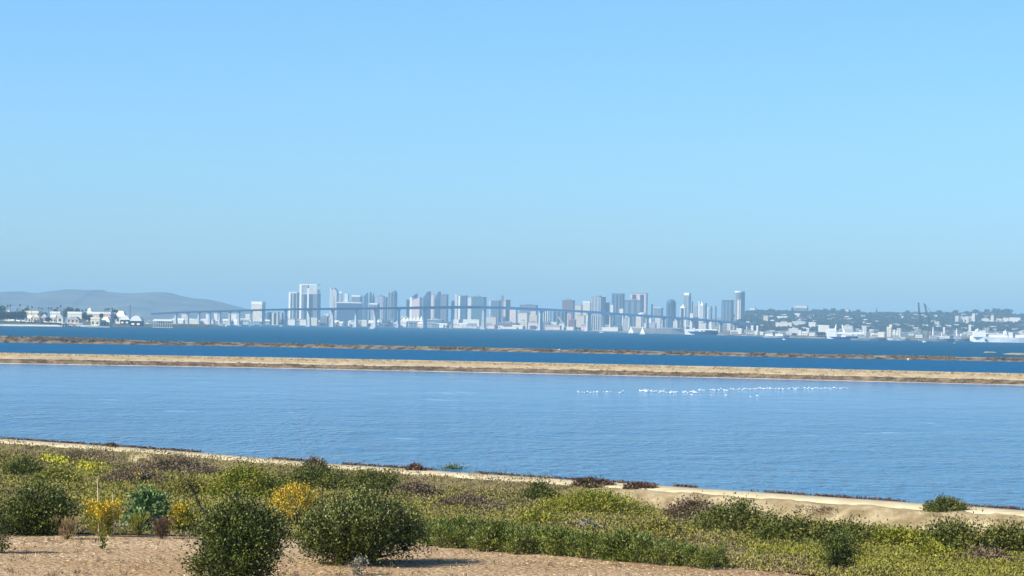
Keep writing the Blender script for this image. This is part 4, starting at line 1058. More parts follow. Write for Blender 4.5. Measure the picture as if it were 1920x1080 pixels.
# -- lower buildings of the waterfront and behind, each hand placed
LOW = [  # x0,x1,ytop,D,wall,roof,label
    (562, 577, 601, 10650, 'white', 'white', 'low white building at the foot of the tallest hotel, left half'),
    (583, 597, 597, 10700, 'cream', 'white', 'low white arched building at the right foot of the tallest hotel'),
    (540, 556, 599, 10650, 'white', 'tile', 'low white building at the foot of the shorter hotel tower'),
    (600, 616, 594, 11000, 'mid', 'roofg', 'low blue grey building between the tall hotel and the slim tower'),
    (608, 618, 590, 11300, 'pale', 'white', 'small pale roofed building left of the slim tower'),
    (612, 622, 598, 10800, 'grey', 'white', 'small grey shed by the left foot of the slim tower'),
    (678, 690, 601, 11100, 'cream', 'white', 'small cream building left of the tall cream slab'),
    (708, 718, 599, 11300, 'pale', 'roofg', 'pale low building in the clutter right of the tall cream slab'),
    (718, 729, 602, 11400, 'grey', 'white', 'grey low shed in the clutter left of the rounded twin tower'),
    (729, 741, 600, 11500, 'mid', 'roofg', 'blue low shed below the rounded twin tower'),
    (722, 745, 609, 11750, 'white', 'white', 'long bright white hangar at the water left of the sail roof'),
    (764, 795, 609, 11500, 'white', 'white', 'long bright white quay building below the sail roof'),
    (752, 764, 592, 12200, 'beige', 'roofg', 'beige block behind the left end of the sail roof'),
    (800, 832, 600, 11900, 'teal', 'grey2', 'wide flat glass hall right of the sail roof'),
    (812, 842, 607, 11300, 'white', 'white', 'long low cream terminal at the water beneath the blue towers'),
    (850, 862, 600, 11400, 'white', 'white', 'small white building at the foot of the pale slab'),
    (868, 902, 600, 11300, 'white', 'cream', 'broad white podium with dark openings under the hotel wings'),
    (843, 870, 611, 11150, 'cream', 'cream', 'low cream shed at the water left of the tall pier'),
    (870, 897, 613, 11100, 'pale', 'grey2', 'low grey quay shed left of the tall pier'),
    (911, 932, 596, 11200, 'beige', 'grey2', 'pale ribbed building right of the tall pier'),
    (935, 972, 606, 11100, 'brown', 'roofg', 'long purplish warehouse at the water right of the ribbed building'),
    (943, 972, 614, 10980, 'white', 'white', 'long thin white shed at the water edge'),
    (972, 990, 603, 11100, 'beige', 'cream', 'beige shed below the cream block'),
    (990, 1010, 605, 11050, 'pink', 'roofg', 'pinkish shed left of the central pier'),
    (1018, 1031, 604, 10900, 'mid', 'roofg', 'blue shed at the right foot of the central pier'),
    (1032, 1046, 605, 10900, 'cream', 'white', 'cream shed below the blue grey building'),
    (1048, 1060, 608, 10800, 'white', 'white', 'white shed at the foot of the slanting crane boom'),
    (1066, 1080, 600, 10700, 'brown', 'roofg', 'purplish building left of a bridge pier'),
    (1082, 1098, 592, 11100, 'beige', 'roofg', 'beige block with a dark rooftop box below the deck'),
    (1062, 1078, 614, 10500, 'white', 'white', 'thin white building at the water left of a bridge pier'),
    (1128, 1162, 615, 9700, 'white', 'white', 'long bright white roof at the water right of the pier'),
    (1144, 1150, 573, 12000, 'white', 'white', 'little white tower beside the striped square tower'),
    (1161, 1169, 580, 11900, 'white', 'white', 'small white block above the deck left of the dark blue block'),
    (1150, 1166, 592, 11000, 'teal', 'roofg', 'pale blue block below the deck'),
    (1168, 1186, 598, 10600, 'grey', 'roofg', 'grey green block below the deck left of the yellowish one'),
    (1172, 1178, 592, 10900, 'cream', 'white', 'tiny cream block above the grey green one'),
    (1192, 1204, 593, 11000, 'cream', 'green', 'yellowish block below the pale dome'),
    (1207, 1214, 606, 10300, 'pale', 'roofg', 'small pale block above the sheds under the dome'),
    (1216, 1222, 598, 10800, 'white', 'white', 'white upright block left of the rounded blue tower'),
    (1216, 1231, 606, 10200, 'grey', 'grey2', 'grey green shed below the white upright block'),
    (1228, 1240, 596, 10900, 'pale', 'roofg', 'pale block under the ribbed roof'),
    (1262, 1272, 603, 10400, 'pale', 'grey2', 'pale small block at the foot of the rounded blue tower'),
    (1265, 1277, 600, 10500, 'white', 'white', 'white block right of the rounded tower foot'),
    (1283, 1287, 600, 10400, 'white', 'white', 'upright white block above the white ship'),
    (1293, 1300, 589, 11000, 'white', 'white', 'small white box right above the deck near the needle tower'),
    (1300, 1310, 596, 10500, 'dark', 'dark', 'dark block on the deck line right of the white box'),
    (1328, 1335, 604, 9800, 'white', 'white', 'small white tower block behind the clutter right of the ship'),
    (1310, 1326, 608, 9000, 'pale', 'grey2', 'pale clutter of sheds right of the white ship'),
    (1363, 1371, 605, 9500, 'pale', 'green', 'pale greenish block left of the round tower foot'),
    (1381, 1392, 617, 8500, 'white', 'white', 'white block at the foot of the round tower'),
    (1399, 1406, 604, 9500, 'cream', 'white', 'cream block right of the round tower foot'),
    (1408, 1413, 612, 8300, 'white', 'white', 'narrow white block, first right of the cream block'),
    (1415, 1421, 622, 7500, 'white', 'white', 'white house at the water right of the round tower'),
    (1425, 1432, 624, 7400, 'white', 'white', 'bright white house at the water edge, next one right'),
    (1431, 1441, 592, 11000, 'beige', 'roofg', 'beige upright block on the hillside left of the long white hall'),
    (1418, 1422, 612, 8300, 'white', 'white', 'thin white block above the waterside houses'),
    (1456, 1479, 594, 11500, 'white', 'white', 'long white hall high on the hillside'),
    (1489, 1501, 588.5, 12000, 'white', 'white', 'bright white box high on the hill below the hilltop building'),
    (1505, 1525, 596.5, 11500, 'cream', 'white', 'long pale roof on the hill right of the white box'),
    (1533, 1546, 596.5, 11600, 'white', 'white', 'short white roof on the hill, farther right'),
    (1454, 1487, 606, 9800, 'cream', 'cream', 'long cream flat building halfway down the hill'),
    (1485, 1512, 603.5, 10200, 'pale', 'grey2', 'long grey flat building halfway down the hill'),
    (1516, 1531, 605.5, 9800, 'white', 'white', 'white building halfway down the hill left of the ship mast'),
    (1534, 1556, 611, 9000, 'white', 'white', 'long low white roof right behind the big white ship'),
    (1480, 1498, 617.5, 8000, 'pale', 'white', 'pale quay hall with a white roof'),
    (1497, 1503, 620.5, 7600, 'white', 'white', 'white cube at the quay left of the white ship'),
    (1512, 1518, 616.5, 8000, 'pale', 'white', 'small pale block left of the white ship'),
    (1578, 1600, 612, 8600, 'pale', 'grey2', 'pale shed behind the white ship'),
    (1616, 1626, 612, 8700, 'pale', 'grey2', 'small pale block right of the white ship'),
    (1634, 1640, 623, 7300, 'pale', 'dark', 'round white tank with a dark lid at the quay'),
    (1646, 1660, 624.5, 7200, 'white', 'white', 'white low building at the quay right of the tank'),
    (1663, 1672, 615, 7800, 'cream', 'cream', 'cream upright block above the quay'),
    (1675, 1679, 620, 7400, 'white', 'white', 'thin white block beside a cylinder tank'),
    (1682, 1690, 617, 7500, 'pale', 'grey2', 'pale silo like block at the quay'),
    (1667, 1673, 610, 8600, 'white', 'white', 'tiny white roof above the quay'),
    (1716, 1732, 627, 7100, 'pale', 'roofg', 'grey block with a dark roof at the quay'),
    (1690, 1694, 593.5, 12000, 'white', 'white', 'little white house alone high on the hill'),
    (1733, 1741, 593, 12000, 'white', 'white', 'white house on the hill below the cranes'),
    (1752, 1762, 604, 10500, 'pale', 'grey2', 'pale roof on the hill right of the cranes'),
    (1762, 1782, 631.5, 6900, 'pale', 'grey2', 'long grey warehouse at the quay left of the moored white ship'),
    (1782, 1800, 631, 7000, 'blue', 'blue', 'blue warehouse at the quay left of the moored white ship'),
    (1768, 1772, 615, 8600, 'white', 'white', 'little white house on the lower slope'),
    (1816, 1821, 610, 9300, 'white', 'white', 'little white house below the big institutional building'),
    (1840, 1856, 598.5, 11200, 'cream', 'cream', 'cream wing left of the bell tower'),
    (1868, 1880, 599, 11400, 'cream', 'cream', 'cream stepped block right of the bell tower'),
    (1880, 1892, 597, 11500, 'white', 'cream', 'pale block in the group right of the bell tower'),
    (1892, 1914, 596.5, 11600, 'white', 'white', 'long white block at the right end of the hill group'),
]
for x0, x1, yt, D, wl, rf, lab in LOW:
    if 'bright' in lab or (rf == 'white' and wl == 'white'):
        pass
    T(lab, x0, x1, yt, D, wl, roof=rf, plant=(x1 - x0 > 15 and wl != 'white'), dep=0.6 if x1 - x0 < 18 else 0.35, name='building', cat='building',
      crown=2)

# pale dome
def ev(px, py, D): return at(px, py, D)
p = ev(1204, 596, 11300); e = empty('domed_hall', (p.x, p.y, 2), 0, 'pale shallow dome just above the bridge deck left of the thin spire', 'domed building')
m_ = MB(); m_.cyl(0, 0, 14, 0, p.z - 2 + 9, 20); m_.build('wall', WALL['pale'], e)
m_ = MB(); m_.blob((0, 0, p.z - 2 + 9), 15, 15, 11, 16, 7, 0.0, up=True); m_.build('dome', PL_['grey2'], e, smooth=True)
# white sail roof pavilion
p = ev(776, 604, 11750)
e = empty('convention_hall', (p.x, p.y, 2), R(-12), 'pavilion with a row of white tented sail peaks on its roof', 'hall')
m_ = MB(); m_.box(-40, 38, -14, 20, 0, 20); m_.build('wall', WALL['teal'], e)
for i in range(6):
    m_ = MB(); x_ = -36 + i * 13; m_.pyr(x_ - 7.5, x_ + 7.5, -16, 18, 20.5, 34 + 1.2 * i, k=0.12); m_.build('sail_peak', PL_['white'], e)
# hospital-like white building on the right hill with a tower
def hill_complex(lab, x0, x1, yt, D, tx, ty, dome=None):
    X, zb, H, w_, d_ = place(x0, x1, yt, D, None, 0.3, R(-8))
    e = empty('institution', (X, D, zb - 2), R(-8), lab, 'building')
    a = w_ / 2; m_ = MB(); m_.box(-a, a, 0, 25, 0, H + 2); m_.box(-a, -a + 12, -6, 0, 0, H + 5); m_.box(a * 0.35, a * 0.6, -6, 0, 0, H + 4); m_.build('wall', WALL['white'], e)
    m_ = MB(); m_.box(-a - 1, a + 1, -1, 26, H + 2.05, H + 3.5); m_.build('roof', PL_['cream'], e)
    for i in range(4):
        m_ = MB(); xx = -a * 0.6 + i * a * 0.4; m_.box(xx - 2.2, xx + 2.2, -0.4, 0.4, 8, H * 0.7); m_.build('window', PL_['glass'], e)
    xt = X_at(tx, D) - X; zt = at(tx, ty, D).z - zb + 2
    m_ = MB(); m_.box(xt - 5, xt + 5, -8, 3, 0, zt); m_.build('bell_tower', PL_['white'], e)
    if dome: m_ = MB(); m_.pyr(xt - 5.5, xt + 5.5, -8.5, 3.5, zt, zt + 7); m_.build('tower_roof', PL_['tile'], e)
    return e
hill_complex('broad white institutional building on the right hill with a slim tower at its right end', 1790, 1823, 594, 11000, 1824.5, 588)
hill_complex('cream church-like building with a pinkish square tower near the right border', 1853, 1866, 602, 11000, 1860, 592, True)
# hilltop building
T('flat topped hilltop building with a white upper storey and dark ends', 1489.5, 1515, 577.5, 12900, 'mid', crown=9, roof='grey2', plant=False, name='office_block', cat='building', dep=0.4)
T('narrow dark block left of the flat topped hilltop building', 1483, 1487.5, 577.5, 12900, 'dark', plant=False, name='office_block', cat='building')
T('small white block on the ridge with a darker neighbour', 1586, 1591, 580.5, 12900, 'white', plant=False, name='office_block', cat='building')
T('pale block on the ridge below dark tree tops', 1562, 1569, 588, 12700, 'white', plant=False, name='office_block', cat='building')
T('white long hall on the ridge', 1405, 1417, 577.5, 13050, 'white', plant=False, name='office_block', cat='building', yb=584)
e = T('pointed roof building with a thin spire on the ridge', 1638, 1648, 588, 12700, 'white', top='pyramid', roof='green', name='church', cat='church')
m_ = MB(); m_.cyl(0, 0, 4, 12, 30, 8, r1=0.3); m_.build('spire', PL_['dark'], e)

# -- small houses nobody can tell apart, on the hill and along the right waterfront
def small_house(wl, rf, lab, grp):
    lab = lab.replace('pale', CN[wl]).replace('low', CN[wl] + ' low', 1)
    e = empty('small_house', (0, 0, 0), 0, lab, 'house', grp)
    m_ = MB(); m_.box(-8, 8, -5, 5, -4, 6); m_.build('wall', WALL[wl], e)
    m_ = MB(); m_.gable(-8.5, 8.5, -5.5, 5.5, 6, 9, 'x'); m_.build('roof', PL_[rf], e)
    KIDS[e.name] = kids(e); return e
MARKS = {
 'hill': [(1440, 'just right of the round tower'), (1500, 'under the flat topped hilltop building'), (1560, 'left of the ridge spire'), (1620, 'above the docked white ship'), (1680, 'below the ridge spire'), (1740, 'under the two crane booms'), (1790, 'left of the institutional building'), (1840, 'around the institutional building'), (1990, 'around the cream church-like building')],
 'quay': [(1350, 'beside the white square-sterned ship'), (1400, 'at the foot of the round tower'), (1450, 'behind the bright waterside houses'), (1500, 'near the white quay cube'), (1560, 'behind the docked white ship'), (1630, 'right of the docked white ship'), (1700, 'near the lidded tank'), (1760, 'below the cranes'), (1820, 'left of the moored long white ship'), (1990, 'behind the moored long white ship')],
 'town': [(600, 'below the tall white hotels'), (680, 'below the wide curved hotel'), (745, 'below the rounded twin tower'), (800, 'around the sail roof pavilion'), (850, 'below the curved blue towers'), (915, 'under the twin wing hotel'), (1015, 'left of the central bridge pier'), (1080, 'around the slanting crane boom'), (1145, 'below the large grey tower'), (1215, 'below the purplish striped tower'), (1280, 'below the rounded dark tower'), (1400, 'below the white pyramid roof')],
 'isle': [(360, 'at the left end of the bridge'), (400, 'near the short first piers'), (440, 'left of the cream slab building'), (600, 'around the cream slab building')]}
def mark(kind, px):
    for lim, t in MARKS[kind]:
        if px < lim: return t
    return MARKS[kind][-1][1]
CN = {'white': 'white', 'cream': 'cream', 'pale': 'pale grey', 'beige': 'beige', 'grey': 'grey', 'mid': 'bluish grey', 'pink': 'pinkish'}
def strew(n, pxr, pyr, pro, smin, smax, seed, mk):
    rr = random.Random(seed); used = []
    for i in range(n * 6):
        if len(used) >= n: break
        px = rr.uniform(*pxr); py = rr.uniform(*pyr)
        if any(abs(px - u[0]) < 5 and abs(py - u[1]) < 2 for u in used): continue
        used.append((px, py))
    for i, (px, py) in enumerate(used):
        p = hill_hit(px, py); s = rr.uniform(smin, smax)
        ysh = float(np.interp(p.x, SHx, SHy)) + 25
        if p.y < ysh: p = at(px, yh(px) + 1, ysh + rr.uniform(0, 500)); p.z = 2.0
        lb = pro[i % len(pro)]['label'].split(', ')[0] + ', ' + mark(mk, px)
        if i < len(pro): o = pro[i]; o.location = p; o.rotation_euler = (0, 0, rr.uniform(-0.5, 0.3)); o.scale = (s, s, s); o['label'] = lb
        else: copy_thing(pro[i % len(pro)], p, rr.uniform(-0.5, 0.3), lb, s=s)
g1 = 'small houses on the wooded hillside'
L1 = 'small pale house among hillside trees'
strew(110, (1405, 1925), (592, 618), [small_house(a_, b_, L1, g1) for a_, b_ in (('pale', 'grey2'), ('cream', 'roofg'), ('grey', 'grey2'), ('beige', 'tile'))], 0.55, 1.15, 3, 'hill')
g2 = 'low quay buildings of the right shore'
L2_ = 'small low shed on the right waterfront'
strew(100, (1300, 1925), (619, 634), [small_house(a_, b_, L2_, g2) for a_, b_ in (('white', 'grey2'), ('pale', 'roofg'), ('grey', 'roofg'), ('beige', 'grey2'), ('mid', 'dark'))], 0.6, 1.1, 4, 'quay')
g3 = 'low buildings packed at the foot of the downtown towers'
L3_ = 'small low downtown block'
def strew_flat(n, pxr, Dr, pro, smin, smax, seed, mk):
    rr = random.Random(seed)
    for i in range(n):
        px = rr.uniform(*pxr); D = rr.uniform(*Dr) ; X = X_at(px, D)
        D = max(D, float(np.interp(X, SHx, SHy)) + 80)
        s = rr.uniform(smin, smax); p = (X_at(px, D), D, 3.0)
        lb = pro[i % len(pro)]['label'].split(', ')[0] + ', ' + mark(mk, px)
        if i < len(pro): o = pro[i]; o.location = p; o.scale = (s, s, s); o['label'] = lb
        else: copy_thing(pro[i % len(pro)], p, rr.uniform(-0.6, 0.3), lb, s=s)
strew_flat(120, (540, 1340), (10500, 11800), [small_house(a_, b_, L3_, g3) for a_, b_ in (('white', 'grey2'), ('pale', 'grey2'), ('grey', 'roofg'), ('beige', 'cream'), ('pink', 'roofg'), ('mid', 'dark'))], 0.9, 2.4, 5, 'town')
g4 = 'low houses on the flat island shore under the left end of the bridge'
strew_flat(46, (322, 500), (10100, 11200), [small_house(a_, b_, 'small pale house on the flat shore', g4) for a_, b_ in (('white', 'white'), ('cream', 'cream'), ('pale', 'grey2'), ('white', 'roofg'))], 0.9, 1.9, 6, 'isle')
for x0, x1, yt, D, wl, rf, lab in [
    (355, 375, 599.5, 10000, 'cream', 'white', 'cream waterside building under the left end of the bridge'),
    (374, 393, 599.5, 10010, 'white', 'white', 'long white waterside building under the left end of the bridge'),
    (386, 396, 590, 10800, 'white', 'white', 'white roofed hall left of the first tall pier group'),
    (401, 409, 589, 10800, 'white', 'white', 'white pointed hall beside a short bridge pier'),
    (433, 446, 589, 10700, 'white', 'grey2', 'white domed looking hall behind a short bridge pier'),
    (451, 472, 598.5, 10500, 'white', 'white', 'long white building left of the cream slab building'),
    (340, 352, 590, 10900, 'pale', 'grey2', 'pale grey hall at the left end of the island shore'),
    (460, 470, 590, 10700, 'cream', 'white', 'small white gabled hall beside the cream slab building')]:
    T(lab, x0, x1, yt, D, wl, roof=rf, plant=False, dep=0.5, name='building', cat='building', crown=2)

# ============================================================ THE BRIDGE
BR = [(286, 588.5, 9900), (330, 585.8, 9850), (400, 583.6, 9800), (470, 581.6, 9750), (540, 580, 9800), (600, 579.2, 9900), (660, 578.3, 10000), (720, 577.6, 10080), (800, 575.9, 10150), (860, 575.0, 10180), (900, 575.0, 10180), (950, 576.4, 10150), (1014, 579.3, 10050), (1060, 581.8, 9950), (1105, 584.3, 9850), (1150, 587.8, 9700), (1200, 591.2, 9550), (1260, 595.2, 9350), (1320, 599.8, 9150), (1380, 605, 8950), (1420, 608.5, 8800)]
BP = [at(a, b, c) for a, b, c in BR]
bx_ = np.array([b[0] for b in BR]); 
def bridge_at(px):
    return Vector([float(np.interp(px, bx_, [q[i] for q in BP])) for i in range(3)])
br = empty('bridge', (bridge_at(900).x, bridge_at(900).y, 0), 0, 'long blue curved bridge on tall pale piers, crossing in front of the skyline', 'bridge')
O_ = br.location.copy()
M_deck = mat('bridge_deck_blue', (0.02, 0.07, 0.17), 0.7, 0.1, (0.03, 0.09, 0.20), 0.02, 2)
M_pier = mat('bridge_pier_concrete', (0.36, 0.40, 0.40), 0.85, 0.1, (0.46, 0.48, 0.46), 0.05, 3)
pxs = np.arange(286, 1421, 6.0); pts = [bridge_at(x) - O_ for x in pxs]
def ribbon(hw, z0f, z1f):
    m_ = MB(); v = []
    for i, p in enumerate(pts):
        t = (pts[min(i + 1, len(pts) - 1)] - pts[max(i - 1, 0)]); t.z = 0; t.normalize(); nrm = Vector((-t.y, t.x, 0))
        z0 = z0f(pxs[i]); z1 = z1f(pxs[i])
        for sgn, z in ((-1, z0), (1, z0), (1, z1), (-1, z1)):
            q = p + nrm * sgn * hw; v.append((q.x, q.y, q.z + z))
    f = []
    for i in range(len(pts) - 1):
        a = i * 4; b = a + 4
        for k in range(4): f.append((a + k, a + (k + 1) % 4, b + (k + 1) % 4, b + k))
    f += [(3, 2, 1, 0), tuple(len(v) - 4 + k for k in range(4))]
    return m_.add(v, f)
gd = lambda x: float(np.interp(x, [286, 500, 720, 790, 1000, 1050, 1420], [2.0, 3.0, 4.2, 6.2, 6.6, 4.2, 2.8]))
ribbon(9.5, lambda x: -0.2, lambda x: 1.4).build('deck', M_deck, br)
ribbon(7.0, lambda x: -gd(x), lambda x: -0.25).build('girder', M_deck, br)
ribbon(9.7, lambda x: 1.45, lambda x: 2.5).build('railing', M_deck, br)
PX = [330, 352, 373, 393, 412, 431, 448, 472, 494, 536, 580, 624, 668, 704, 748, 797, 848, 907, 1014, 1104, 1146, 1182, 1214, 1244, 1272, 1300, 1326, 1352, 1378, 1402]
for px in PX:
    p = bridge_at(px) - O_; h = p.z - gd(px)
    big = 1.35 if px in (797, 907, 1014, 1104) else 1.0
    t = bridge_at(px + 5) - bridge_at(px - 5); ang = math.atan2(t.y, t.x)
    m_ = MB(); s = big * (0.75 if h < 30 else 1.0)
    # tapered shaft, flared T head, wide footing
    z_ = h
    m_.pyr(-3.2 * s * 1.3, 3.2 * s * 1.3, -6 * s, 6 * s, -4, z_ * 0.72, k=0.62)
    m_.box(-2.0 * s * 1.3, 2.0 * s * 1.3, -4 * s, 4 * s, z_ * 0.72, z_ - 5 * s)
    m_.prism([(-2.0 * s * 1.3, -4 * s), (2.0 * s * 1.3, -4 * s), (2.0 * s * 1.3, 4 * s), (-2.0 * s * 1.3, 4 * s)], z_ - 5 * s, z_,
             top=[(-2.6 * s * 1.3, -9, z_ - 0.1), (2.6 * s * 1.3, -9, z_ - 0.1), (2.6 * s * 1.3, 9, z_ - 0.1), (-2.6 * s * 1.3, 9, z_ - 0.1)])
    m_.box(-7 * s, 7 * s, -9 * s, 9 * s, -4, 2.2)
    o = m_.build('pier', M_pier, br, loc=(p.x, p.y, 0)); o.rotation_euler = (0, 0, ang)

# ============================================================ TREES FAR AWAY
FAR = mat('far_tree_crown', (0.020, 0.032, 0.018), 0.9, 0.05, (0.05, 0.065, 0.035), 0.2, 3, island=0.25)
TRUNK = mat('palm_trunk', (0.16, 0.12, 0.08), 0.9)
def blobs_stuff(name, P, rad, m, label, cat, seed=1, flat=0.75):
    """many little leafy crowns as one mesh: each a handful of random quads"""
    rg = np.random.default_rng(seed); n = len(P); K = 26
    c = P.repeat(K, 0); r = rad.repeat(K)[:, None]
    d = unit(rg.normal(size=c.shape)); d[:, 2] = np.abs(d[:, 2]) * flat
    c = c + d * r * rg.uniform(0.4, 1.0, (len(c), 1))
    u = unit(rg.normal(size=c.shape)); V = leaf_quads(c, u, r[:, 0] * 0.9 * rg.uniform(0.5, 1.2, len(c)), r[:, 0] * 0.7, rg)
    V = V - (V.mean(1, keepdims=True) - c[:, None, :])
    return tag(quads_mesh(name, V, m), label, cat, kind='stuff')
rg = np.random.default_rng(5)
P = []; Rr = []
for i in range(3400):
    px = rg.uniform(1385, 1990); py = rg.uniform(584, 622) - 6 * rg.uniform(0, 1) ** 2
    p = hill_hit(px, py)
    if p.y > 14000: continue
    P.append((p.x, p.y, p.z)); Rr.append(rg.uniform(6, 13))
blobs_stuff('hillside_wood', np.array(P), np.array(Rr), FAR, 'dark bluish woods covering the far right hillside', 'woods', 2)
P = []; Rr = []
for i in range(420):
    px = rg.uniform(1360, 1990); D = RD + rg.uniform(-300, 100)
    x = X_at(px, D); P.append((x, D, float(HG(x, D)))); Rr.append(rg.uniform(7, 13))
for i in range(300):   # shore trees, downtown and island
    px = rg.uniform(300, 1340); D = rg.uniform(10700, 12200) if px > 500 else rg.uniform(10100, 10900); x = X_at(px, D)
    if D < float(np.interp(x, SHx, SHy)) + 60: continue
    P.append((x, D, 4)); Rr.append(rg.uniform(6, 12))
blobs_stuff('skyline_trees', np.array(P), np.array(Rr), FAR, 'dark trees along the ridge and among the downtown buildings', 'trees', 3)
def far_tree(px, yb, hpx, wpx, D, label, group, name='tree'):
    X = X_at(px, D); zb = float(HG(X, D)) if D > 7000 else 3.0
    if yb is not None: zb = at(px, yb, D).z
    s = D / F
    e = empty(name, (X, D, zb), 0, label, 'tree', group)
    h = hpx * s; w_ = wpx * s
    m_ = MB(); m_.tube((0, 0, -1), (0.2, 0, h * 0.6), 0.5, 0.3, 6); m_.build('trunk', TRUNK, e)
    rg = np.random.default_rng(int(px * 7) % 1000); n = 260
    c = unit(rg.normal(size=(n, 3))) * np.array([w_ / 2, w_ / 2, h * 0.36]) * rg.uniform(0.3, 1, (n, 1)) + np.array([0, 0, h * 0.62])
    quads_mesh('crown', leaf_quads(c, unit(rg.normal(size=c.shape)), w_ * 0.2, w_ * 0.15, rg), FAR, e)
    return e
for px, hp, wp, lab in ((1547, 9, 8, 'rounded dark tree cluster on the ridge left of the white ridge block'), (1562, 10, 9, 'dark bushy tree on the ridge above a pale block'), (1579, 10, 8, 'dark rounded tree on the ridge left of a little white block'),
                    (1592, 10, 4, 'slim dark tree right of the small white ridge block'), (1609, 10, 8, 'broad dark tree alone on the ridge left of the spire'), (1701, 10, 7, 'dark tree on the ridge left of the first crane'),
                    (1760, 9, 10, 'spreading dark tree right of the cranes'), (1791, 10, 9, 'dark tree behind the left end of the institutional building'), (1812, 8, 8, 'dark tree behind the roof of the institutional building'),
                    (1829, 11, 9, 'dark tree right behind the slim white tower'), (1850, 10, 9, 'dark tree left of the pinkish tower'), (1868, 12, 16, 'large dark tree mass directly right of the pinkish tower'), (1886, 12, 18, 'wide dark tree mass above the cream blocks'), (1445, 7, 9, 'dark tree on the ridge far left'), (1530, 6, 14, 'low wide dark tree on the ridge')):
    far_tree(px, None, hp * 0.85, wp * 1.25, 12950, lab, 'ridge trees of the right hill')
# ============================================================ THE LEFT SHORE
def lz(x, D): return float(HL(D, x))
def lhouse(label, x0, x1, yt, D, wall, roof, kind='gable', wins=0, yb=None, dep=0.6, name='house', cat='house', rot=R(-14)):
    X = X_at((x0 + x1) / 2, D); zb = lz(X, D) if yb is None else at((x0 + x1) / 2, yb, D).z
    H = at((x0 + x1) / 2, yt, D).z - zb; W = (x1 - x0) * D / F * 0.92; d_ = W * dep
    e = empty(name, (X, D, zb - 0.5), rot, label, cat)
    a, b = W / 2, d_ / 2; H += 0.5
    m_ = MB()
    if kind == 'gable':
        m_.box(-a, a, -b, b, 0, H * 0.66); m_.build('wall', WALL[wall], e)
        r = MB(); r.gable(-a, a, -b, b, H * 0.66 + 0.01, H, 'x', over=0.6); r.build('roof', PL_[roof], e)
    elif kind == 'front':
        m_.box(-a, a, -b, b, 0, H * 0.6); m_.build('wall', WALL[wall], e)
        r = MB(); r.gable(-a, a, -b, b, H * 0.6 + 0.01, H, 'y', over=0.6); r.build('roof', PL_[roof], e)
    elif kind == 'hip':
        m_.box(-a, a, -b, b, 0, H * 0.55); m_.build('wall', WALL[wall], e)
        r = MB(); r.pyr(-a - 0.8, a + 0.8, -b - 0.8, b + 0.8, H * 0.55 + 0.01, H, k=0.45); r.build('roof', PL_[roof], e)
    else:
        m_.box(-a, a, -b, b, 0, H * 0.82); m_.build('wall', WALL[wall], e)
        r = MB(); r.box(-a - 0.6, a + 0.6, -b - 0.6, b + 0.6, H * 0.82 + 0.01, H); r.build('roof', PL_[roof], e)
    for i in range(wins):
        x_ = -a + (i + 0.5) * W / wins; q = MB(); q.box(x_ - W / wins * 0.22, x_ + W / wins * 0.22, -b - 0.15, -b + 0.1, H * 0.2, H * 0.48); q.build('window', PL_['dark'], e)
    return e
for a in [
    ('pale gabled house showing above the dark trees at the far left', 8, 25, 582, 5750, 'white', 'grey2', 'hip', 0),
    ('long pale flat roofed building behind the palms', 48, 77, 583, 5800, 'cream', 'cream', 'flat', 3),
    ('white corner house right at the edge of the dark trees', 52, 60, 591, 5500, 'white', 'white', 'gable', 1),
    ('bright cream house with a steep front gable', 63.5, 76, 588.5, 5480, 'cream', 'cream', 'front', 2),
    ('pinkish house with a pointed grey gable', 78, 91, 588, 5480, 'pink', 'grey2', 'front', 2),
    ('long white house behind, with a broken white roof line', 95, 116, 584, 5750, 'white', 'white', 'flat', 3),
    ('cream house below the long white one', 95, 106, 590, 5500, 'cream', 'grey2', 'gable', 2),
    ('grey roofed house with a steep white front', 107, 120.5, 588, 5480, 'white', 'grey2', 'front', 1),
    ('white flat building with one square dark window', 128, 158, 584.5, 5700, 'white', 'white', 'flat', 2),
    ('mauve walled building below the white flat one', 126, 152, 593.5, 5450, 'pink', 'roofg', 'hip', 3),
    ('long mauve walled building with a thin white roof', 173, 214, 585, 5700, 'pink', 'white', 'flat', 4),
    ('low cream building with rounded front right of the palms', 171, 190, 595, 5420, 'cream', 'cream', 'flat', 2),
    ('cream arched building left of the boats', 189, 209, 594.5, 5430, 'cream', 'cream', 'hip', 3),
    ('white house with a broad hipped roof behind the boathouses', 217, 238, 583, 5750, 'white', 'white', 'hip', 2),
    ('slim white house beside the hipped one', 208, 216, 586, 5700, 'white', 'white', 'gable', 1),
    ('tiny white hut by the lawn', 20, 27, 599, 5350, 'white', 'white', 'gable', 0),
    ('tiny pale hut at the beach lawn', 31, 38, 600, 5320, 'pale', 'white', 'gable', 0),
    ('small hut right of the pale one on the lawn', 41, 47, 600.5, 5320, 'white', 'grey2', 'gable', 0),
    ('small dark roofed house by the parked cars', 64, 80, 600.5, 5300, 'mid', 'dark', 'gable', 2)]:
    lhouse(*a)
# cupola house
e = lhouse('white square cupola house rising above the palms', 163.5, 173, 584, 5720, 'white', 'white', 'flat', 1)
m_ = MB(); m_.pyr(-4, 4, -3, 3, 0, 0.1); 
X = X_at(168, 5720); z0 = lz(X, 5720) - 0.5
h0 = at(168, 584, 5720).z - z0; h1 = at(168, 577, 5720).z - z0
m_ = MB(); m_.box(-3.2, 3.2, -3, 3, h0, h0 + (h1 - h0) * 0.45); m_.pyr(-3.8, 3.8, -3.6, 3.6, h0 + (h1 - h0) * 0.46, h1, k=0.08); m_.build('cupola', PL_['white'], e)
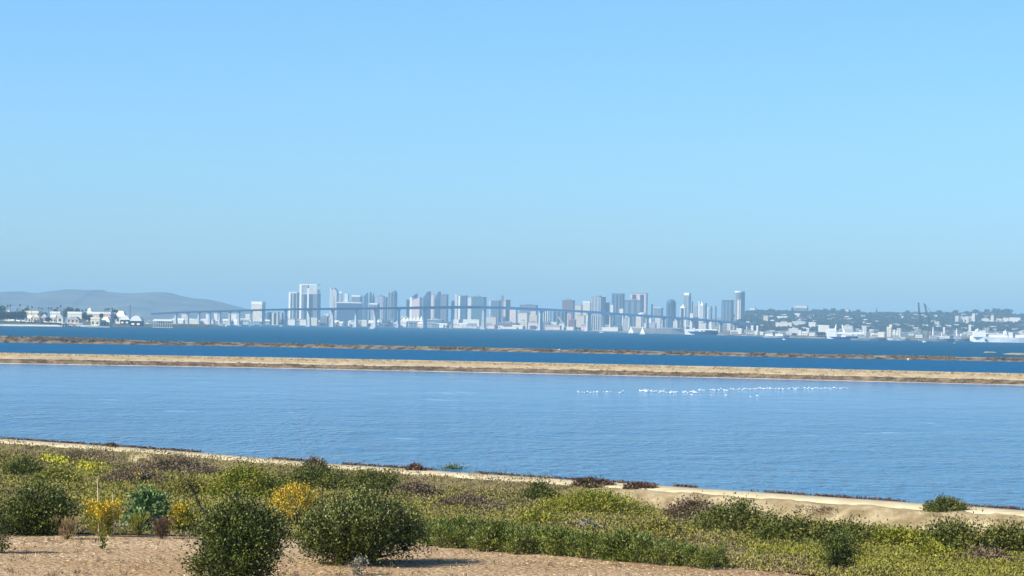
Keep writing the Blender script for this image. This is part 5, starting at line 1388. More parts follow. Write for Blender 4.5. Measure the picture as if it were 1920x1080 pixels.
# big boathouses with bright rounded roofs
def boathouse(label, x0, x1, yt, ybb, D):
    X = X_at((x0 + x1) / 2, D); zb = at(x0, ybb, D).z; H = at((x0 + x1) / 2, yt, D).z - zb; W = (x1 - x0) * D / F
    e = empty('boathouse', (X, D, zb), R(-10), label, 'boathouse'); a = W / 2
    m_ = MB(); m_.box(-a * .94, a * .94, -5, 8, 0, H * 0.5); m_.build('wall', WALL['dark'], e)
    v = []; n_ = 10
    for y_ in (-6.5, 9):
        for i in range(n_ + 1): t = i / n_; v.append((-a + 2 * a * t, y_, H * (0.5 + 0.5 * math.sin(math.pi * t) ** 0.6)))
    f = [tuple(range(n_, -1, -1)), tuple(range(n_ + 1, 2 * n_ + 2))] + [(i, i + 1, n_ + 2 + i, n_ + 1 + i) for i in range(n_)] + [(0, n_ + 1, 2 * n_ + 1, n_)]
    m_ = MB(); m_.add(v, f); m_.build('roof', PL_['white'], e)
    for i in range(2):
        q = MB(); x_ = -a * 0.5 + i * a * 0.9; q.box(x_ - a * 0.25, x_ + a * 0.25, -5.4, -5.02, H * 0.12, H * 0.3); q.build('door', PL_['white'], e)
boathouse('boathouse with a bright white rounded roof, left of the larger one', 226, 246, 591.5, 608, 5330)
boathouse('larger boathouse with a bright white roof and dark openings at the water', 245, 268.5, 592, 611.5, 5290)
# pier shed
D = 5260; X = X_at(306, D); zb = at(306, 612.5, D).z; e = empty('pier_shed', (X, D, 0), R(-4), 'long white roofed pier shed on posts, right end of the left shore', 'pier')
a = 19 * D / F; zt = at(306, 598.5, D).z
m_ = MB(); m_.pyr(-a, a, -5, 5, zt - 3.2, zt, k=0.9); m_.build('roof', PL_['white'], e)
for i in range(9):
    m_ = MB(); x_ = -a * .9 + i * a * 0.225; m_.box(x_ - .3, x_ + .3, -3.5, -2.9, -1, zt - 3.2); m_.build('post', PL_['grey2'], e)
m_ = MB(); m_.box(-a, a, -5, 5, 1.0, 1.8); m_.build('deck', PL_['grey2'], e)
# mast
D = 5400; p = at(243.5, 606, D); e = empty('radio_mast', (p.x, D, 5), 0, 'thin dark mast rising behind the boathouses', 'mast')
m_ = MB(); zt = at(243.5, 570.5, D).z - 5
for k in range(3): m_.tube((0.9 * math.cos(k * 2.09), 0.9 * math.sin(k * 2.09), 0), (0.25 * math.cos(k * 2.09), 0.25 * math.sin(k * 2.09), zt), 0.28, 0.18, 4)
m_.build('lattice', PL_['steel'], e); m_ = MB(); m_.box(-0.8, 0.8, -0.8, 0.8, zt * 0.86, zt * 0.9); m_.build('antenna', PL_['dark'], e)
# low white terrace wall, quay wall
for (x0, x1, y0, y1, D, lab, mm) in ((83, 156, 600.5, 603.2, 5330, 'low white terrace wall along the shore houses', 'white'), (160, 206, 602, 604.5, 5300, 'low cream terrace wall below the mauve building', 'cream')):
    X = X_at((x0 + x1) / 2, D); a = (x1 - x0) / 2 * D / F; z0 = lz(X, D); z1 = z0 + 2.0
    m_ = MB(); m_.box(-a, a, -1, 1, 0, max(1.5, z1 - z0)); m_.box(-a, a, -1.3, 1.3, max(1.5, z1 - z0) + 0.01, max(1.5, z1 - z0) + 0.4)
    tag(m_.build('terrace_wall', PL_[mm], None, (X, D, z0)), lab, 'wall')
# palms
def palm(px, yc, label, seed, D=5600):
    X = X_at(px, D); z0 = lz(X, D); H = at(px, yc, D).z - z0
    e = empty('palm_tree', (X, D, z0), 0, label, 'palm tree', 'palms above the shore houses')
    r = random.Random(seed); dx = r.uniform(-0.8, 0.8)
    m_ = MB(); m_.tube((0, 0, -0.5), (dx * 0.4, 0, H * 0.5), 0.42, 0.32, 6); m_.tube((dx * 0.4, 0, H * 0.5), (dx, 0, H), 0.32, 0.26, 6); m_.build('trunk', TRUNK, e)
    V = []
    for i in range(26):
        a = r.uniform(0, 6.28); el = r.uniform(-0.9, 1.2); L = r.uniform(2.2, 3.2)
        p0 = np.array([dx, 0, H]); d = np.array([math.cos(a) * math.cos(el), math.sin(a) * math.cos(el), math.sin(el)])
        s_ = np.array([-math.sin(a), math.cos(a), 0]) * 0.5
        p1 = p0 + d * L * 0.6; p2 = p0 + d * L + np.array([0, 0, -0.5 * L * 0.6])
        V.append([p0 - s_ * .3, p0 + s_ * .3, p1 + s_, p1 - s_]); V.append([p1 - s_, p1 + s_, p2 + s_ * .2, p2 - s_ * .2])
    quads_mesh('crown', np.array(V), FAR, e)
for i, (px, yc, lab) in enumerate([(13, 573.5, 'palm tree, left one of the first pair at the far left'), (19.5, 572.5, 'palm tree, right one of the first pair at the far left'), (32, 579.5, 'short faint palm tree between the pair and the tallest one'),
    (37.5, 572, 'tallest palm tree at the far left, standing alone'), (52, 574, 'palm tree above the left end of the long pale building'), (59, 575, 'palm tree above the middle of the long pale building'),
    (72, 577.5, 'faint palm tree near the right end of the long pale building'), (78.5, 578, 'palm tree above the pinkish gabled house'), (91, 577.5, 'left one of two palm trees touching crowns'),
    (96, 577.5, 'right one of two palm trees touching crowns'), (107, 576.8, 'palm tree above the long white house'), (113.5, 573.5, 'high palm tree left of the bushy trees'),
    (196.5, 580.5, 'leftmost palm in the tight row above the thin white roof'), (200.5, 579.5, 'second palm in the tight row above the thin white roof'), (204.5, 579, 'third palm in the tight row above the thin white roof'), (209, 578.5, 'rightmost palm in the tight row above the thin white roof'),
    (154.5, 582, 'small palm left of the cupola house'), (161, 580.5, 'palm just left of the cupola')]):
    palm(px, yc, lab, i)
# trees of the left shore
def ltree(px, yb, hp, wp, label, D=5500, m=FAR):
    X = X_at(px, D); z0 = at(px, yb, D).z; s = D / F
    e = empty('tree', (X, D, z0), 0, label, 'tree', 'trees of the left shore'); h = hp * s; w_ = wp * s
    m_ = MB(); m_.tube((0, 0, -1), (0.1, 0, h * 0.55), 0.4, 0.25, 6); m_.build('trunk', TRUNK, e)
    rg = np.random.default_rng(int(px * 13) % 999); n = 420
    c = unit(rg.normal(size=(n, 3))) * np.array([w_ / 2, w_ / 2, h * 0.42]) * rg.uniform(0.35, 1.05, (n, 1)) + np.array([0, 0, h * 0.55])
    quads_mesh('crown', leaf_quads(c, unit(rg.normal(size=c.shape)), w_ * 0.17, w_ * 0.13, rg), m, e)
G2 = mat('shore_tree_green', (0.045, 0.075, 0.035), 0.9, 0.05, (0.09, 0.13, 0.06), 0.3, 3, island=0.3)
for a in [(-8, 602, 24, 26, 'dark tree cut by the left border', 5450), (8, 602, 20, 20, 'dark tree under the first pair of palms', 5440), (23, 602, 19, 20, 'dark tree in front of the hidden gabled house', 5440), (35, 602, 20, 18, 'dark tree left of the highest dark tree', 5440),
          (43, 603, 24, 16, 'highest dark tree of the left clump beside the pale building', 5440), (3, 585, 12, 16, 'green tree behind the far left clump', 5800), (83, 597, 12, 12, 'dark tree between the cream and the pinkish house', 5560),
          (121, 602, 24, 10, 'tall green tree left of the flat white building', 5500), (128, 590, 15, 12, 'bushy tree top above the flat white building', 5780), (134, 588, 12, 9, 'smaller bushy tree top beside it, above the white roof', 5790),
          (145, 587, 9, 10, 'dark round tree top behind the flat white building', 5820), (159, 603, 18, 12, 'dark tree left of the cupola house front', 5480), (168, 603, 14, 12, 'dark tree in front of the cupola house', 5480),
          (190, 599, 12, 9, 'dark tree before the long mauve building', 5520), (217, 600, 10, 7, 'dark tree left of the rounded boathouse', 5420), (216, 587, 6, 12, 'flat dark tree top left of the hipped white house', 5830),
          (104, 588, 8, 10, 'low dark tree behind the long white house', 5900), (50, 583, 6, 9, 'green tree top left of the long pale building', 5900), (90, 603, 8, 12, 'dark tree before the pinkish house', 5380)]:
    ltree(a[0], a[1], a[2], a[3], a[4], a[5], G2 if 'green' in a[4] or 'bushy' in a[4] else FAR)
# parked cars and a sand pile are too small: a hedge line instead
rg = np.random.default_rng(3); P = []
for i in range(160):
    px = rg.uniform(-60, 150); D = rg.uniform(5260, 5330); X = X_at(px, D); P.append((X, D, lz(X, D)))
blobs_stuff('shore_bushes', np.array(P), np.full(len(P), 2.2), FAR, 'dark low bushes behind the beach', 'bushes', 8)

# ============================================================ BOATS AND SHIPS
def loft(secs, closed=True):
    """secs: list of (x, halfwidth_deck, halfwidth_keel, z_deck, z_keel)"""
    m_ = MB(); v = []; f = []
    for x, wd, wk, zd, zk in secs:
        v += [(x, -wd, zd), (x, -wk, zk), (x, wk, zk), (x, wd, zd)]
    n = len(secs)
    for i in range(n - 1):
        a = 4 * i; b = a + 4
        f += [(a, a + 1, b + 1, b), (a + 1, a + 2, b + 2, b + 1), (a + 2, a + 3, b + 3, b + 2), (a + 3, a, b, b + 3)]
    f += [(3, 2, 1, 0), tuple(4 * (n - 1) + k for k in range(4))]
    return m_.add(v, f)
def hull(L, B, Hd, m, e, name='hull', bow=1, draft=0.8, sheer=0.25):
    h = L / 2; s = bow
    secs = [(-h * s, B * 0.36, B * 0.2, Hd, -draft), (-h * 0.6 * s, B * 0.5, B * 0.35, Hd * 0.95, -draft), (0, B * 0.5, B * 0.4, Hd * 0.95, -draft), (h * 0.55 * s, B * 0.42, B * 0.25, Hd * (1 + sheer * .4), -draft), (h * 0.85 * s, B * 0.2, B * 0.06, Hd * (1 + sheer * 0.8), -draft * 0.6), (h * s, 0.05, 0.02, Hd * (1 + sheer), Hd * 0.3)]
    o = loft(secs); return o.build(name, m, e)
def sailboat(px, yw, ytop, label, sail='white', D=None, tilt=0.0, spread=0.3):
    p = onz(px, yw, 0.0); D = p.y; H = at(px, ytop, D).z
    e = empty('sailboat', (p.x, p.y, 0), R(random.uniform(-30, 30)), label, 'sailboat')
    L = max(7, H * 0.75); hull(L, L * 0.28, 1.1, PL_['white'], e)
    m_ = MB(); m_.tube((0.3, 0, 1.0), (0.3 + tilt * H, 0, H), 0.12, 0.07, 5); m_.build('mast', PL_['grey2'], e)
    if sail:
        for nm, pts_ in (('mainsail', [(0.2, 0, 2.0), (-L * 0.42, 0.3, 2.2), (0.2 + tilt * H, 0, H * 0.96)]), ('jib', [(0.6, 0, 1.8), (L * 0.42, -0.3, 1.6), (0.45 + tilt * H, 0, H * 0.8)])):
            v = [Vector(q) for q in pts_]; c = sum(v, Vector()) / 3 + Vector((0, 0.5, 0)); t = Vector((0, 0.05, 0))
            q = MB(); vv = [x for x in v] + [c] + [x + t for x in v] + [c + t]
            q.add(vv, [(0, 1, 3), (1, 2, 3), (2, 0, 3), (5, 4, 7), (6, 5, 7), (4, 6, 7), (0, 4, 5, 1), (1, 5, 6, 2), (2, 6, 4, 0)]); q.build(nm, PL_[sail], e, smooth=False)
for a in [(414.5, 612.3, 600.5, 'white sailboat with a tall sail left of the second bridge pier group', 'white', 0.04), (423, 612.8, 608, 'tiny white boat with a small sail right of the tall sail', 'white', 0),
          (450, 612.2, 607.5, 'small white sailboat leaning, midway between two bridge piers', 'white', 0.12), (470, 613, 608.5, 'small white sailboat left of the cream slab building water', 'white', 0),
          (387, 612, 607, 'faint pinkish little sailboat near the left shore', 'cream', 0), (526.5, 612.3, 609, 'tiny white sailboat left of the hotel towers', 'white', 0.05),
          (696.5, 617.5, 603.5, 'sailboat with a tall white sail and a dark hull shadow below the skyline', 'white', 0.08), (1183, 625, 609, 'slim sailboat with a high narrow sail, left of two', 'white', -0.03),
          (1204.5, 626.8, 611, 'slim sailboat with a taller broader sail, right of two', 'white', 0.0), (1702, 638.5, 627, 'bare masted white sailboat near the right quay', None, 0)]:
    sailboat(a[0], a[1], a[2], a[3], a[4], tilt=a[5])
def motorboat(px, yw, wpx, hpx, label, wake=0, rot=0.0):
    p = onz(px, yw, 0.0); s = p.y / F; L = wpx * s; H = hpx * s
    e = empty('motorboat', (p.x, p.y, 0), rot, label, 'boat'); hull(L, L * 0.3, H * 0.42, PL_['white'], e, bow=-1)
    m_ = MB(); m_.pyr(-L * 0.22, L * 0.2, -L * 0.1, L * 0.1, H * 0.42, H * 0.8, k=0.7); m_.build('cabin', PL_['white'], e)
    m_ = MB(); m_.box(-L * 0.19, L * 0.17, -L * 0.112, -L * 0.06, H * 0.5, H * 0.68); m_.build('window', PL_['glass'], e)
    if wake:
        m_ = MB(); m_.add([(L * 0.45, -1, 0.25), (L * 0.45 + wake * s, -6, 0.06), (L * 0.45 + wake * s, 6, 0.06), (L * 0.45, 1, 0.25), (L * 0.45, 0, -0.3), (L * 0.45 + wake * s, 0, -0.3)], [(0, 1, 2, 3), (0, 4, 5, 1), (3, 2, 5, 4), (0, 3, 4), (1, 5, 2)])
        m_.build('wake', PL_['white'], e)
motorboat(1470.5, 637.5, 6, 4.5, 'small white motorboat alone off the right waterfront', 0)
motorboat(1733.5, 642, 7, 5.5, 'white motorboat heading left with a long pale wake', 26)
motorboat(1128.5, 624, 9, 4.5, 'white launch moored below the large grey tower', 0)
motorboat(937, 617.5, 6, 6, 'white upright ferry boat right of the tall pier', 0)
motorboat(1316, 625.5, 7, 8, 'little white pilot boat right of the white ship', 0)
motorboat(1790, 643.5, 4, 2, 'tiny white boat left of the moored long white ship', 0)
for px, yw, w_, h_, lab in ((218, 612.3, 10, 7, 'white cabin boat, leftmost at the boathouse jetty'), (229, 611.8, 12, 6, 'low white cabin boat second at the boathouse jetty'), (238, 610.5, 9, 8, 'tall white cabin boat beside the first boathouse'),
                            (255, 610.6, 18, 6, 'long white boat in front of the larger boathouse'), (279, 611.5, 11, 13, 'tall white cruiser between boathouse and pier shed'), (292, 612.6, 9, 7, 'white cabin boat under the left end of the pier shed'), (301, 612.6, 8, 7, 'white cabin boat under the middle of the pier shed'), (312, 612.8, 8, 6, 'white cabin boat under the right end of the pier shed')):
    motorboat(px, yw, w_, h_, lab)
def ship(label, x0, x1, yw, hull_h, m, blocks, masts=(), bow=1, name='ship', B=None, stripe=None):
    """blocks: (fx0, fx1, z0px, z1px, mat, partname) along the hull, heights above the water in picture px"""
    p = onz((x0 + x1) / 2, yw, 0.0); s = p.y / F; L = (x1 - x0) * s; B = B or L * 0.16
    e = empty(name, (p.x, p.y, 0), R(-3), label, 'ship')
    hull(L, B, hull_h * s, PL_[m], e, bow=bow, draft=2)
    for fx0, fx1, z0, z1, mm, nm in blocks:
        q = MB(); q.pyr(-L / 2 + fx0 * L, -L / 2 + fx1 * L, -B * 0.42, B * 0.42, z0 * s, z1 * s, k=0.93); q.build(nm, PL_[mm], e)
    for fx, z0, z1, th in masts:
        q = MB(); x = -L / 2 + fx * L; q.tube((x, 0, z0 * s), (x, 0, z1 * s), th, th * 0.6, 6); q.tube((x - 1.5, 0, (z0 + (z1 - z0) * 0.7) * s), (x + 1.5, 0, (z0 + (z1 - z0) * 0.7) * s), 0.3, 0.3, 4); q.build('mast', PL_['ship'], e)
    return e
ship('long white ship with red funnel marks moored near the right border', 1819, 1932, 642, 9.5, 'ship',
     [(0.045, 0.26, 9.4, 20, 'ship', 'superstructure'), (0.09, 0.13, 20, 23.5, 'ship', 'funnel'), (0.16, 0.25, 20, 21.5, 'ship', 'bridge_deck'), (0.30, 0.62, 9.4, 14.5, 'ship', 'deckhouse'), (0.55, 0.60, 14.5, 21, 'ship', 'funnel'), (0.63, 0.70, 9.4, 19, 'ship', 'aft_house'), (0.74, 0.98, 9.4, 15, 'ship', 'deckhouse'),
      (0.245, 0.275, 2.5, 6, 'dark', 'hull_opening')], [(0.12, 20, 26, 0.5), (0.58, 20, 24, 0.5)], bow=-1, B=13)
e = ship('white ship with twin leaning masts and a raised stern, docked in the right harbour', 1548, 1619, 636, 4.5, 'blue',
     [(0.03, 0.29, 0.5, 15, 'ship', 'stern_block'), (0.07, 0.28, 15, 19.5, 'ship', 'superstructure'), (0.29, 0.98, 9.5, 13.5, 'ship', 'deck'), (0.50, 0.72, 13.5, 19, 'grey2', 'deckhouse'), (0.40, 0.53, 3.5, 7, 'ship', 'boat_bay')], [], bow=1, B=12)
for fx, dx in ((0.22, 0.06), (0.50, -0.07)):
    s = e.location.y / F; L = 71 * s; q = MB(); x = -L / 2 + fx * L
    for yy in (-2.5, 2.5): q.tube((x, yy, 12 * s), (x + dx * L, yy, 27 * s), 1.1, 0.7, 6)
    q.tube((x + dx * L, -2.6, 26 * s), (x + dx * L, 2.6, 26 * s), 0.8, 0.8, 6); q.build('mast', PL_['ship'], e)
ship('white cabin vessel docked left of the twin masted ship', 1529, 1549, 631.5, 5, 'ship', [(0.2, 0.85, 5, 8, 'grey2', 'deckhouse')], [(0.5, 8, 14, 0.3)], bow=-1, B=8)
ship('blue hulled ship with a bright white square stern and a long white deck', 1284, 1346, 628, 6.5, 'blue', [(0.0, 0.29, 0.3, 10.5, 'ship', 'stern_block'), (0.29, 0.99, 9.2, 10.8, 'ship', 'deck'), (0.24, 0.30, 10.5, 13, 'ship', 'superstructure'), (0.42, 0.47, 6.6, 10.6, 'ship', 'deckhouse')], [(0.8, 10.6, 20, 0.4)], bow=1, B=14)
ship('long purplish grey barge lying behind the two slim sailboats', 1178, 1282, 624.6, 9.0, 'navy', [(0.05, 0.3, 9, 11, 'grey2', 'deckhouse'), (0.55, 0.95, 9, 10.5, 'navy', 'cargo')], [], bow=1, B=16)
ship('pale grey navy ship with a lattice mast at the right quay', 1596, 1662, 638.5, 4.0, 'navy', [(0.2, 0.42, 4, 9, 'navy', 'superstructure'), (0.5, 0.66, 4, 8, 'navy', 'superstructure'), (0.27, 0.34, 9, 12, 'navy', 'bridge_deck')], [(0.36, 9, 19, 0.7), (0.58, 8, 15, 0.5)], bow=1, B=12)
ship('pale grey navy ship left of the motorboat wake', 1664, 1706, 638.5, 4.0, 'grey2', [(0.25, 0.5, 4, 10, 'navy', 'superstructure'), (0.55, 0.8, 4, 7, 'grey2', 'deckhouse')], [(0.42, 10, 20, 0.7)], bow=-1, B=11)
ship('grey navy ship with a tall pale mast below the cranes', 1722, 1790, 640, 4.5, 'navy', [(0.3, 0.5, 4.5, 11, 'navy', 'superstructure'), (0.58, 0.7, 4.5, 9, 'grey2', 'superstructure')], [(0.4, 11, 27, 1.0), (0.64, 9, 17, 0.7)], bow=1, B=12)
ship('grey navy ship hidden behind the blue warehouse, with a high mast', 1776, 1818, 640, 4.5, 'navy', [(0.3, 0.62, 4.5, 10, 'navy', 'superstructure')], [(0.42, 10, 24, 1.0)], bow=1, B=12)
ship('long low grey vessel with white cabins in front of the cream block', 1432, 1480, 633.5, 3.5, 'grey2', [(0.05, 0.35, 3.5, 7, 'ship', 'deckhouse'), (0.45, 0.75, 3.5, 8, 'ship', 'superstructure')], [(0.6, 8, 13, 0.3)], bow=1, B=9)

# ============================================================ CRANES
def lattice(m_, a, b, r, n=6, t=0.35):
    a = Vector(a); b = Vector(b); d = (b - a).normalized(); up = Vector((0, 1, 0)); sx = d.cross(up).normalized() * r; sy = up * r
    c = [sx + sy, sx - sy, -sx - sy, -sx + sy]
    for k in range(4): m_.tube(a + c[k], b + c[k] * 0.4, t, t * 0.8, 4)
    for i in range(n):
        t0 = i / n; t1 = (i + 1) / n
        for k in range(4):
            p = a.lerp(b, t0) + c[k] * (1 - 0.6 * t0); q = a.lerp(b, t1) + c[(k + 1) % 4] * (1 - 0.6 * t1)
            m_.tube(p, q, t * 0.6, t * 0.6, 3)
def crane(label, base_px, D, knee, tip, stay=None, mm='steel', t=0.8, r=2.2):
    X0 = X_at(base_px, D); zb = 2.0
    e = empty('crane', (X0, D, zb), 0, label, 'crane')
    def P3(px, py): q = at(px, py, D); return Vector((q.x - X0, 0, q.z - zb))
    k = P3(*knee); tp = P3(*tip)
    m_ = MB()
    for sx in (-1, 1):
        for sy in (-1, 1): m_.tube((sx * 5, sy * 5, 0), (sx * 2 + k.x * 0.6, sy * 2, k.z * 0.75), 0.7, 0.6, 5)
    m_.build('portal', PL_[mm], e)
    m_ = MB(); m_.box(k.x - 3.5, k.x + 3.5, -3.5, 3.5, k.z * 0.75, k.z * 0.75 + 5); m_.build('cab', PL_[mm], e)
    m_ = MB(); lattice(m_, (k.x, 0, k.z * 0.75 + 4), tp, r, 9, t); m_.build('boom', PL_[mm], e)
    if stay:
        m_ = MB(); m_.tube(tp, P3(*stay), 0.45, 0.45, 4); m_.build('stay', PL_[mm], e)
crane('dark harbour crane with a nearly upright boom, left of two', 1726, 7300, (1725, 597), (1722, 567))
crane('dark harbour crane with a tilted boom and a long stay, right of two', 1744, 7300, (1742, 597), (1733, 569), (1752, 592))
crane('white harbour crane whose boom slants down to the right under the bridge', 1061, 10950, (1059, 612), (1046.5, 593.5), None, 'white', 0.9, 2.2)

# ============================================================ SAND BARS, ROCKS, BIRDS
def bar(name, x0, x1, yc, wid, m, h=0.5, z=0.0):
    p0 = onz(x0, yc[0], z); p1 = onz(x1, yc[1], z); n = 40
    t = np.linspace(0, 1, n); X = p0.x + (p1.x - p0.x) * t; Yc = p0.y + (p1.y - p0.y) * t
    tt = np.linspace(-1, 1, 7); prof = (1 - tt ** 2) * h - 0.1
    wv = wid * np.sin(np.pi * t) ** 0.5 * (0.7 + 0.6 * fbm(t * 9, t * 0, 3, 3))
    Xg = np.repeat(X[None], 7, 0); Yg = Yc[None] + tt[:, None] * wv[None]
    Z = z + prof[:, None] * np.sin(np.pi * t)[None] ** 0.4 * (0.6 + 0.8 * fbm(X / 6, X * 0, 8, 3))[None]
    return grid_mesh(name, Xg, Yg, lambda a, b: Z, m)
M_bar = mat('sand_bar', (0.20, 0.16, 0.09), 0.95, 0.1, (0.38, 0.32, 0.20), 0.1, 5)
bar('sand_bar', 1846, 1868, (661, 661), 22, M_bar, 0.9)
bar('sand_bar', 1882, 1990, (664, 667), 45, M_bar, 1.2)
M_mud = mat('pond_mud', (0.20, 0.16, 0.14), 0.8, 0.3, (0.32, 0.28, 0.26), 0.5, 4)
bar('mud_bar', 298, 372, (742.5, 744), 3.0, M_mud, 0.06, 0.10)
bar('mud_bar', 728, 845, (745, 745), 2.4, M_mud, 0.06, 0.10)
bar('mud_bar', 1590, 1700, (727.4, 729.6), 3.0, M_mud, 0.04, 0.10)
# pale rocks on the thin levee
M_rockw = mat('pale_rock', (0.55, 0.48, 0.36), 0.9, 0.1, (0.78, 0.70, 0.55), 0.8, 4)
for px, yb, w_, h_, lab in ((12, 641, 9, 6, 'greenish pale rock at the water, leftmost on the thin levee'), (40, 640, 6, 4, 'pale rock low on the thin levee, second from the left'), (68, 633, 5, 3, 'small pale rock on the crest of the thin levee'), (78, 641, 8, 7, 'largest pale rock on the thin levee, at the waterline'),
                           (83.5, 636, 5, 5, 'pale rock just above the largest one'), (96, 641.5, 6, 6, 'bright pale rock right of the largest one'), (104, 642.5, 4, 3, 'little white rock right of the bright one'), (136, 643, 9, 3, 'flat white rock at the waterline farther right'), (162, 642, 6, 4, 'pale rock near the foot of the levee, before the long flat stretch'),
                           (1049, 657.5, 5, 3, 'small pale rock left of the pair in the middle of the thin levee'), (1096, 660.5, 8, 4, 'pale flat rock, left one of the pair'), (1106, 661.5, 8, 6, 'bright round rock, right one of the pair'), (1151, 662.5, 5, 5, 'bright upright rock alone right of the pair'), (1703, 675.5, 4, 4, 'single white rock on the right part of the thin levee'), (852, 656.5, 4, 3, 'single little rock left of the middle of the thin levee')):
    p = onz(px, yb, 0.2); s = p.y / F
    m_ = MB(); m_.blob((0, 0, h_ * s * 0.4), w_ * s / 2, w_ * s / 2, h_ * s * 0.6, 9, 6, 0.3)
    tag(m_.build('rock', M_rockw, None, p - Vector((0, 0.5, 0))), lab, 'rock')
# dark brush and stones along the thin levee
n = 12000; x = rg.uniform(-420, 420, n); k_ = fbm(x / 9, x * 0, 41, 4) > rg.uniform(0.36, 0.6, n); x = x[k_]
tall = np.interp(x, [-420, -290, -240, -180, 420], [1.5, 1.5, 1.2, 0.7, 0.6])
Y = line3(x) + rg.uniform(3, 12, len(x)); Z = np.interp(Y - line3(x), [0, 6, 14], [0.2, 1.4, 1.7]) * np.interp(x, [-560, -300, -245, -200, 600], [1.9, 1.9, 1.6, 1.0, 0.9]) * 0.95
C_ = np.stack([x, Y, Z], -1).repeat(10, 0); C_ += rg.normal(size=C_.shape) * np.array([0.6, 0.6, 0]) + np.array([0, 0, 1]) * rg.uniform(0, 0.8, (len(C_), 1)) * tall.repeat(10)[:, None]
tag(quads_mesh('levee_brush', leaf_quads(C_, unit(rg.normal(size=C_.shape)), 0.7, 0.4, rg), LEAF['greybrown']), 'dark brush and stones along the thin rocky levee', 'brush', kind='stuff')
# the flock
M_bird = mat('bird_white', (0.90, 0.89, 0.86), 0.7, 0.2, (0.96, 0.95, 0.92), 6, 2)
M_birdb = mat('bird_beak', (0.45, 0.28, 0.10), 0.6)
def make_bird(pose, label):
    e = empty('bird', (0, 0, 0), 0, label, 'bird', 'flock of white birds on the pond')
    # spine rings: (x, z, radius_y, radius_z)
    if pose == 0: sp = [(-0.36, 0.24, 0.01, 0.01), (-0.28, 0.25, 0.05, 0.03), (-0.12, 0.25, 0.12, 0.10), (0.05, 0.26, 0.13, 0.125), (0.17, 0.30, 0.09, 0.09), (0.22, 0.38, 0.045, 0.05), (0.22, 0.48, 0.035, 0.04), (0.25, 0.55, 0.045, 0.045), (0.30, 0.56, 0.03, 0.03), (0.33, 0.555, 0.008, 0.008)]
    elif pose == 1: sp = [(-0.34, 0.20, 0.01, 0.01), (-0.24, 0.22, 0.06, 0.04), (-0.08, 0.22, 0.13, 0.11), (0.08, 0.22, 0.12, 0.11), (0.18, 0.24, 0.07, 0.08), (0.23, 0.30, 0.05, 0.055), (0.27, 0.335, 0.045, 0.045), (0.32, 0.335, 0.02, 0.02), (0.34, 0.335, 0.006, 0.006)]
    else: sp = [(-0.34, 0.22, 0.01, 0.01), (-0.24, 0.23, 0.06, 0.04), (-0.08, 0.23, 0.13, 0.11), (0.08, 0.23, 0.12, 0.11), (0.17, 0.20, 0.06, 0.07), (0.24, 0.14, 0.035, 0.04), (0.29, 0.08, 0.04, 0.04), (0.33, 0.06, 0.02, 0.02)]
    n = 8; v = []
    for i, (x, z, ry, rz_) in enumerate(sp):
        a = sp[max(0, i - 1)]; b = sp[min(len(sp) - 1, i + 1)]; t = Vector((b[0] - a[0], 0, b[1] - a[1])).normalized(); up = Vector((-t.z, 0, t.x))
        for k in range(n):
            th = 2 * math.pi * k / n; v.append(Vector((x, 0, z)) + Vector((0, 1, 0)) * ry * math.cos(th) + up * rz_ * math.sin(th))
    f = [(i * n + k, i * n + (k + 1) % n, (i + 1) * n + (k + 1) % n, (i + 1) * n + k) for i in range(len(sp) - 1) for k in range(n)]
    f += [tuple(range(n)), tuple((len(sp) - 1) * n + k for k in range(n - 1, -1, -1))]
    m_ = MB(); m_.add(v, f); m_.build('body', M_bird, e, smooth=True)
    hx, hz = sp[-1][0], sp[-1][1]
    m_ = MB(); m_.tube((hx - 0.02, 0, hz), (hx + 0.12, 0, hz - 0.04), 0.016, 0.004, 5); m_.build('beak', M_birdb, e)
    for sy in (-0.05, 0.05):
        m_ = MB(); m_.tube((0.0, sy, 0.16), (0.01, sy, -0.05), 0.011, 0.009, 5); m_.build('leg', M_birdb, e)
    KIDS[e.name] = kids(e); return e
pro = [make_bird(0, 'b'), make_bird(1, 'b'), make_bird(2, 'b')]
BL = []
for px in (1085, 1090.5, 1096, 1102, 1107, 1113, 1119.5, 1132, 1138, 1145, 1162, 1168): BL.append((px, 737 + random.uniform(-1, 1), 'white bird in the short line at the left end of the flock'))
for k in range(46):
    t = random.random(); BL.append((1196 + 110 * t, 732.5 + 6.5 * t * 0.5 + random.uniform(0, 5) * (1 - abs(t - 0.6)), 'white bird in the dense middle bunch of the flock, ' + ('at its left end', 'left of its centre', 'at its centre', 'right of its centre', 'at its right end')[int(t * 4.99)]))
for k in range(26):
    t = (k + random.uniform(0, 0.8)) / 26; BL.append((1308 + 110 * t, 734 - 3.2 * t + random.uniform(-1.2, 1.2), 'white bird in the thinner stretch right of the dense bunch, ' + ('left part', 'middle part', 'right part')[int(t * 2.99)]))
for k in range(46):
    t = (k + random.uniform(0, 0.9)) / 46; BL.append((1418 + 172 * t, 731 - 2.2 * t + random.uniform(-1.4, 1.4), 'white bird in the long right hand line of the flock, ' + ('at its left end', 'left of its centre', 'near its centre', 'right of its centre', 'at its right end')[int(min(t, .99) * 5)]))
for px, py in ((1297, 742), (1334, 742.5), (1361, 742), (1407, 744.5), (1420, 744)): BL.append((px, py, 'white bird standing apart in front of the flock'))
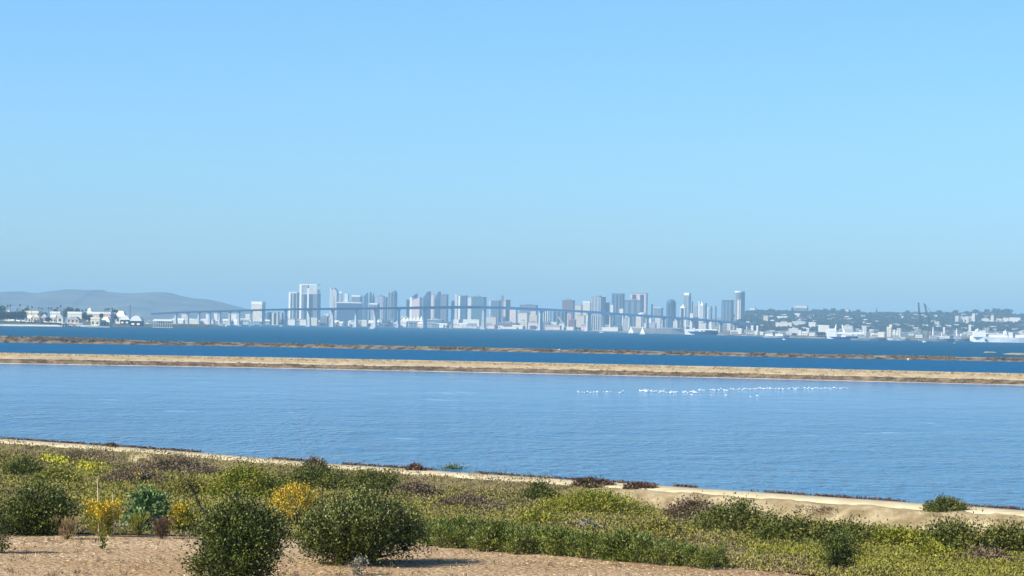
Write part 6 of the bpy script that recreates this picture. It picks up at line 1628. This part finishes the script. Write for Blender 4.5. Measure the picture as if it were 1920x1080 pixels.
for i, (px, py, lab) in enumerate(BL):
    p = onz(px, py, 0.10); rz_ = random.choice((0, math.pi)) + random.uniform(-0.7, 0.7); s = random.uniform(0.7, 1.15)
    if i < 3: o = pro[i]; o.location = p; o.rotation_euler = (0, 0, rz_); o['label'] = lab; o.scale = (s, s, s)
    else: o = copy_thing(pro[random.choice((0, 0, 1, 1, 2))], p, rz_, lab, s)

# dry grass over the sandy levee: its ragged crest and banks
n = 8000; x = rg.uniform(-210, 230, n); o_ = rg.uniform(0, 1, n); o_ = np.where(o_ < 0.45, rg.uniform(-1.5, 5.6, n), rg.uniform(17, 96, n))
k_ = fbm(x / 6, o_ / 9, 43, 4) > rg.uniform(0.35, 0.6, n); x = x[k_]; o_ = o_[k_]
wob = (fbm(x / 30, x * 0, 3, 4) - 0.5) * 3
Zg = np.interp(o_, [0, 1.2, 3.2, 5, 6, 16.5, 22, 34, 60, 85, 95, 104], [0.1, 0.35, 0.9, 1.35, 1.5, 1.5, 2.2, 2.35, 2.4, 2.3, 1.9, -0.5])
for nm, lf, sel, lab in (('levee_weeds', 'greybrown', o_ < 6, 'brown weeds along the foot of the sandy levee'), ('levee_grass', 'tan', o_ > 6, 'dry tan grass covering the top of the sandy levee')):
    C_ = np.stack([x, line2(x) + wob + o_, Zg], -1)[sel].repeat(8, 0); C_ += rg.normal(size=C_.shape) * np.array([0.35, 0.5, 0]) + np.array([0, 0, 1]) * rg.uniform(-0.05, 0.16, (len(C_), 1))
    tag(quads_mesh(nm, leaf_quads(C_, unit(rg.normal(size=C_.shape) + np.array([0, 0, 0.6])), 0.4, 0.2, rg), LEAF[lf]), lab, 'grass', kind='stuff')
# ============================================================ the air
hz = MB(); hz.box(-9900, 9900, -400, 42000, -5, 210)
hm = bpy.data.materials.new('haze'); hm.use_nodes = True
hn = hm.node_tree; hn.nodes.clear()
ho = hn.nodes.new('ShaderNodeOutputMaterial'); hv = hn.nodes.new('ShaderNodeVolumePrincipled')
hv.inputs['Density'].default_value = HAZE_D
hv.inputs['Color'].default_value = (*HAZE_C, 1)
hv.inputs['Anisotropy'].default_value = 0.0
hn.links.new(hv.outputs[0], ho.inputs['Volume'])
tag(hz.build('haze', hm), kind='stuff', label='pale blue haze over the bay, thickening towards the far skyline')
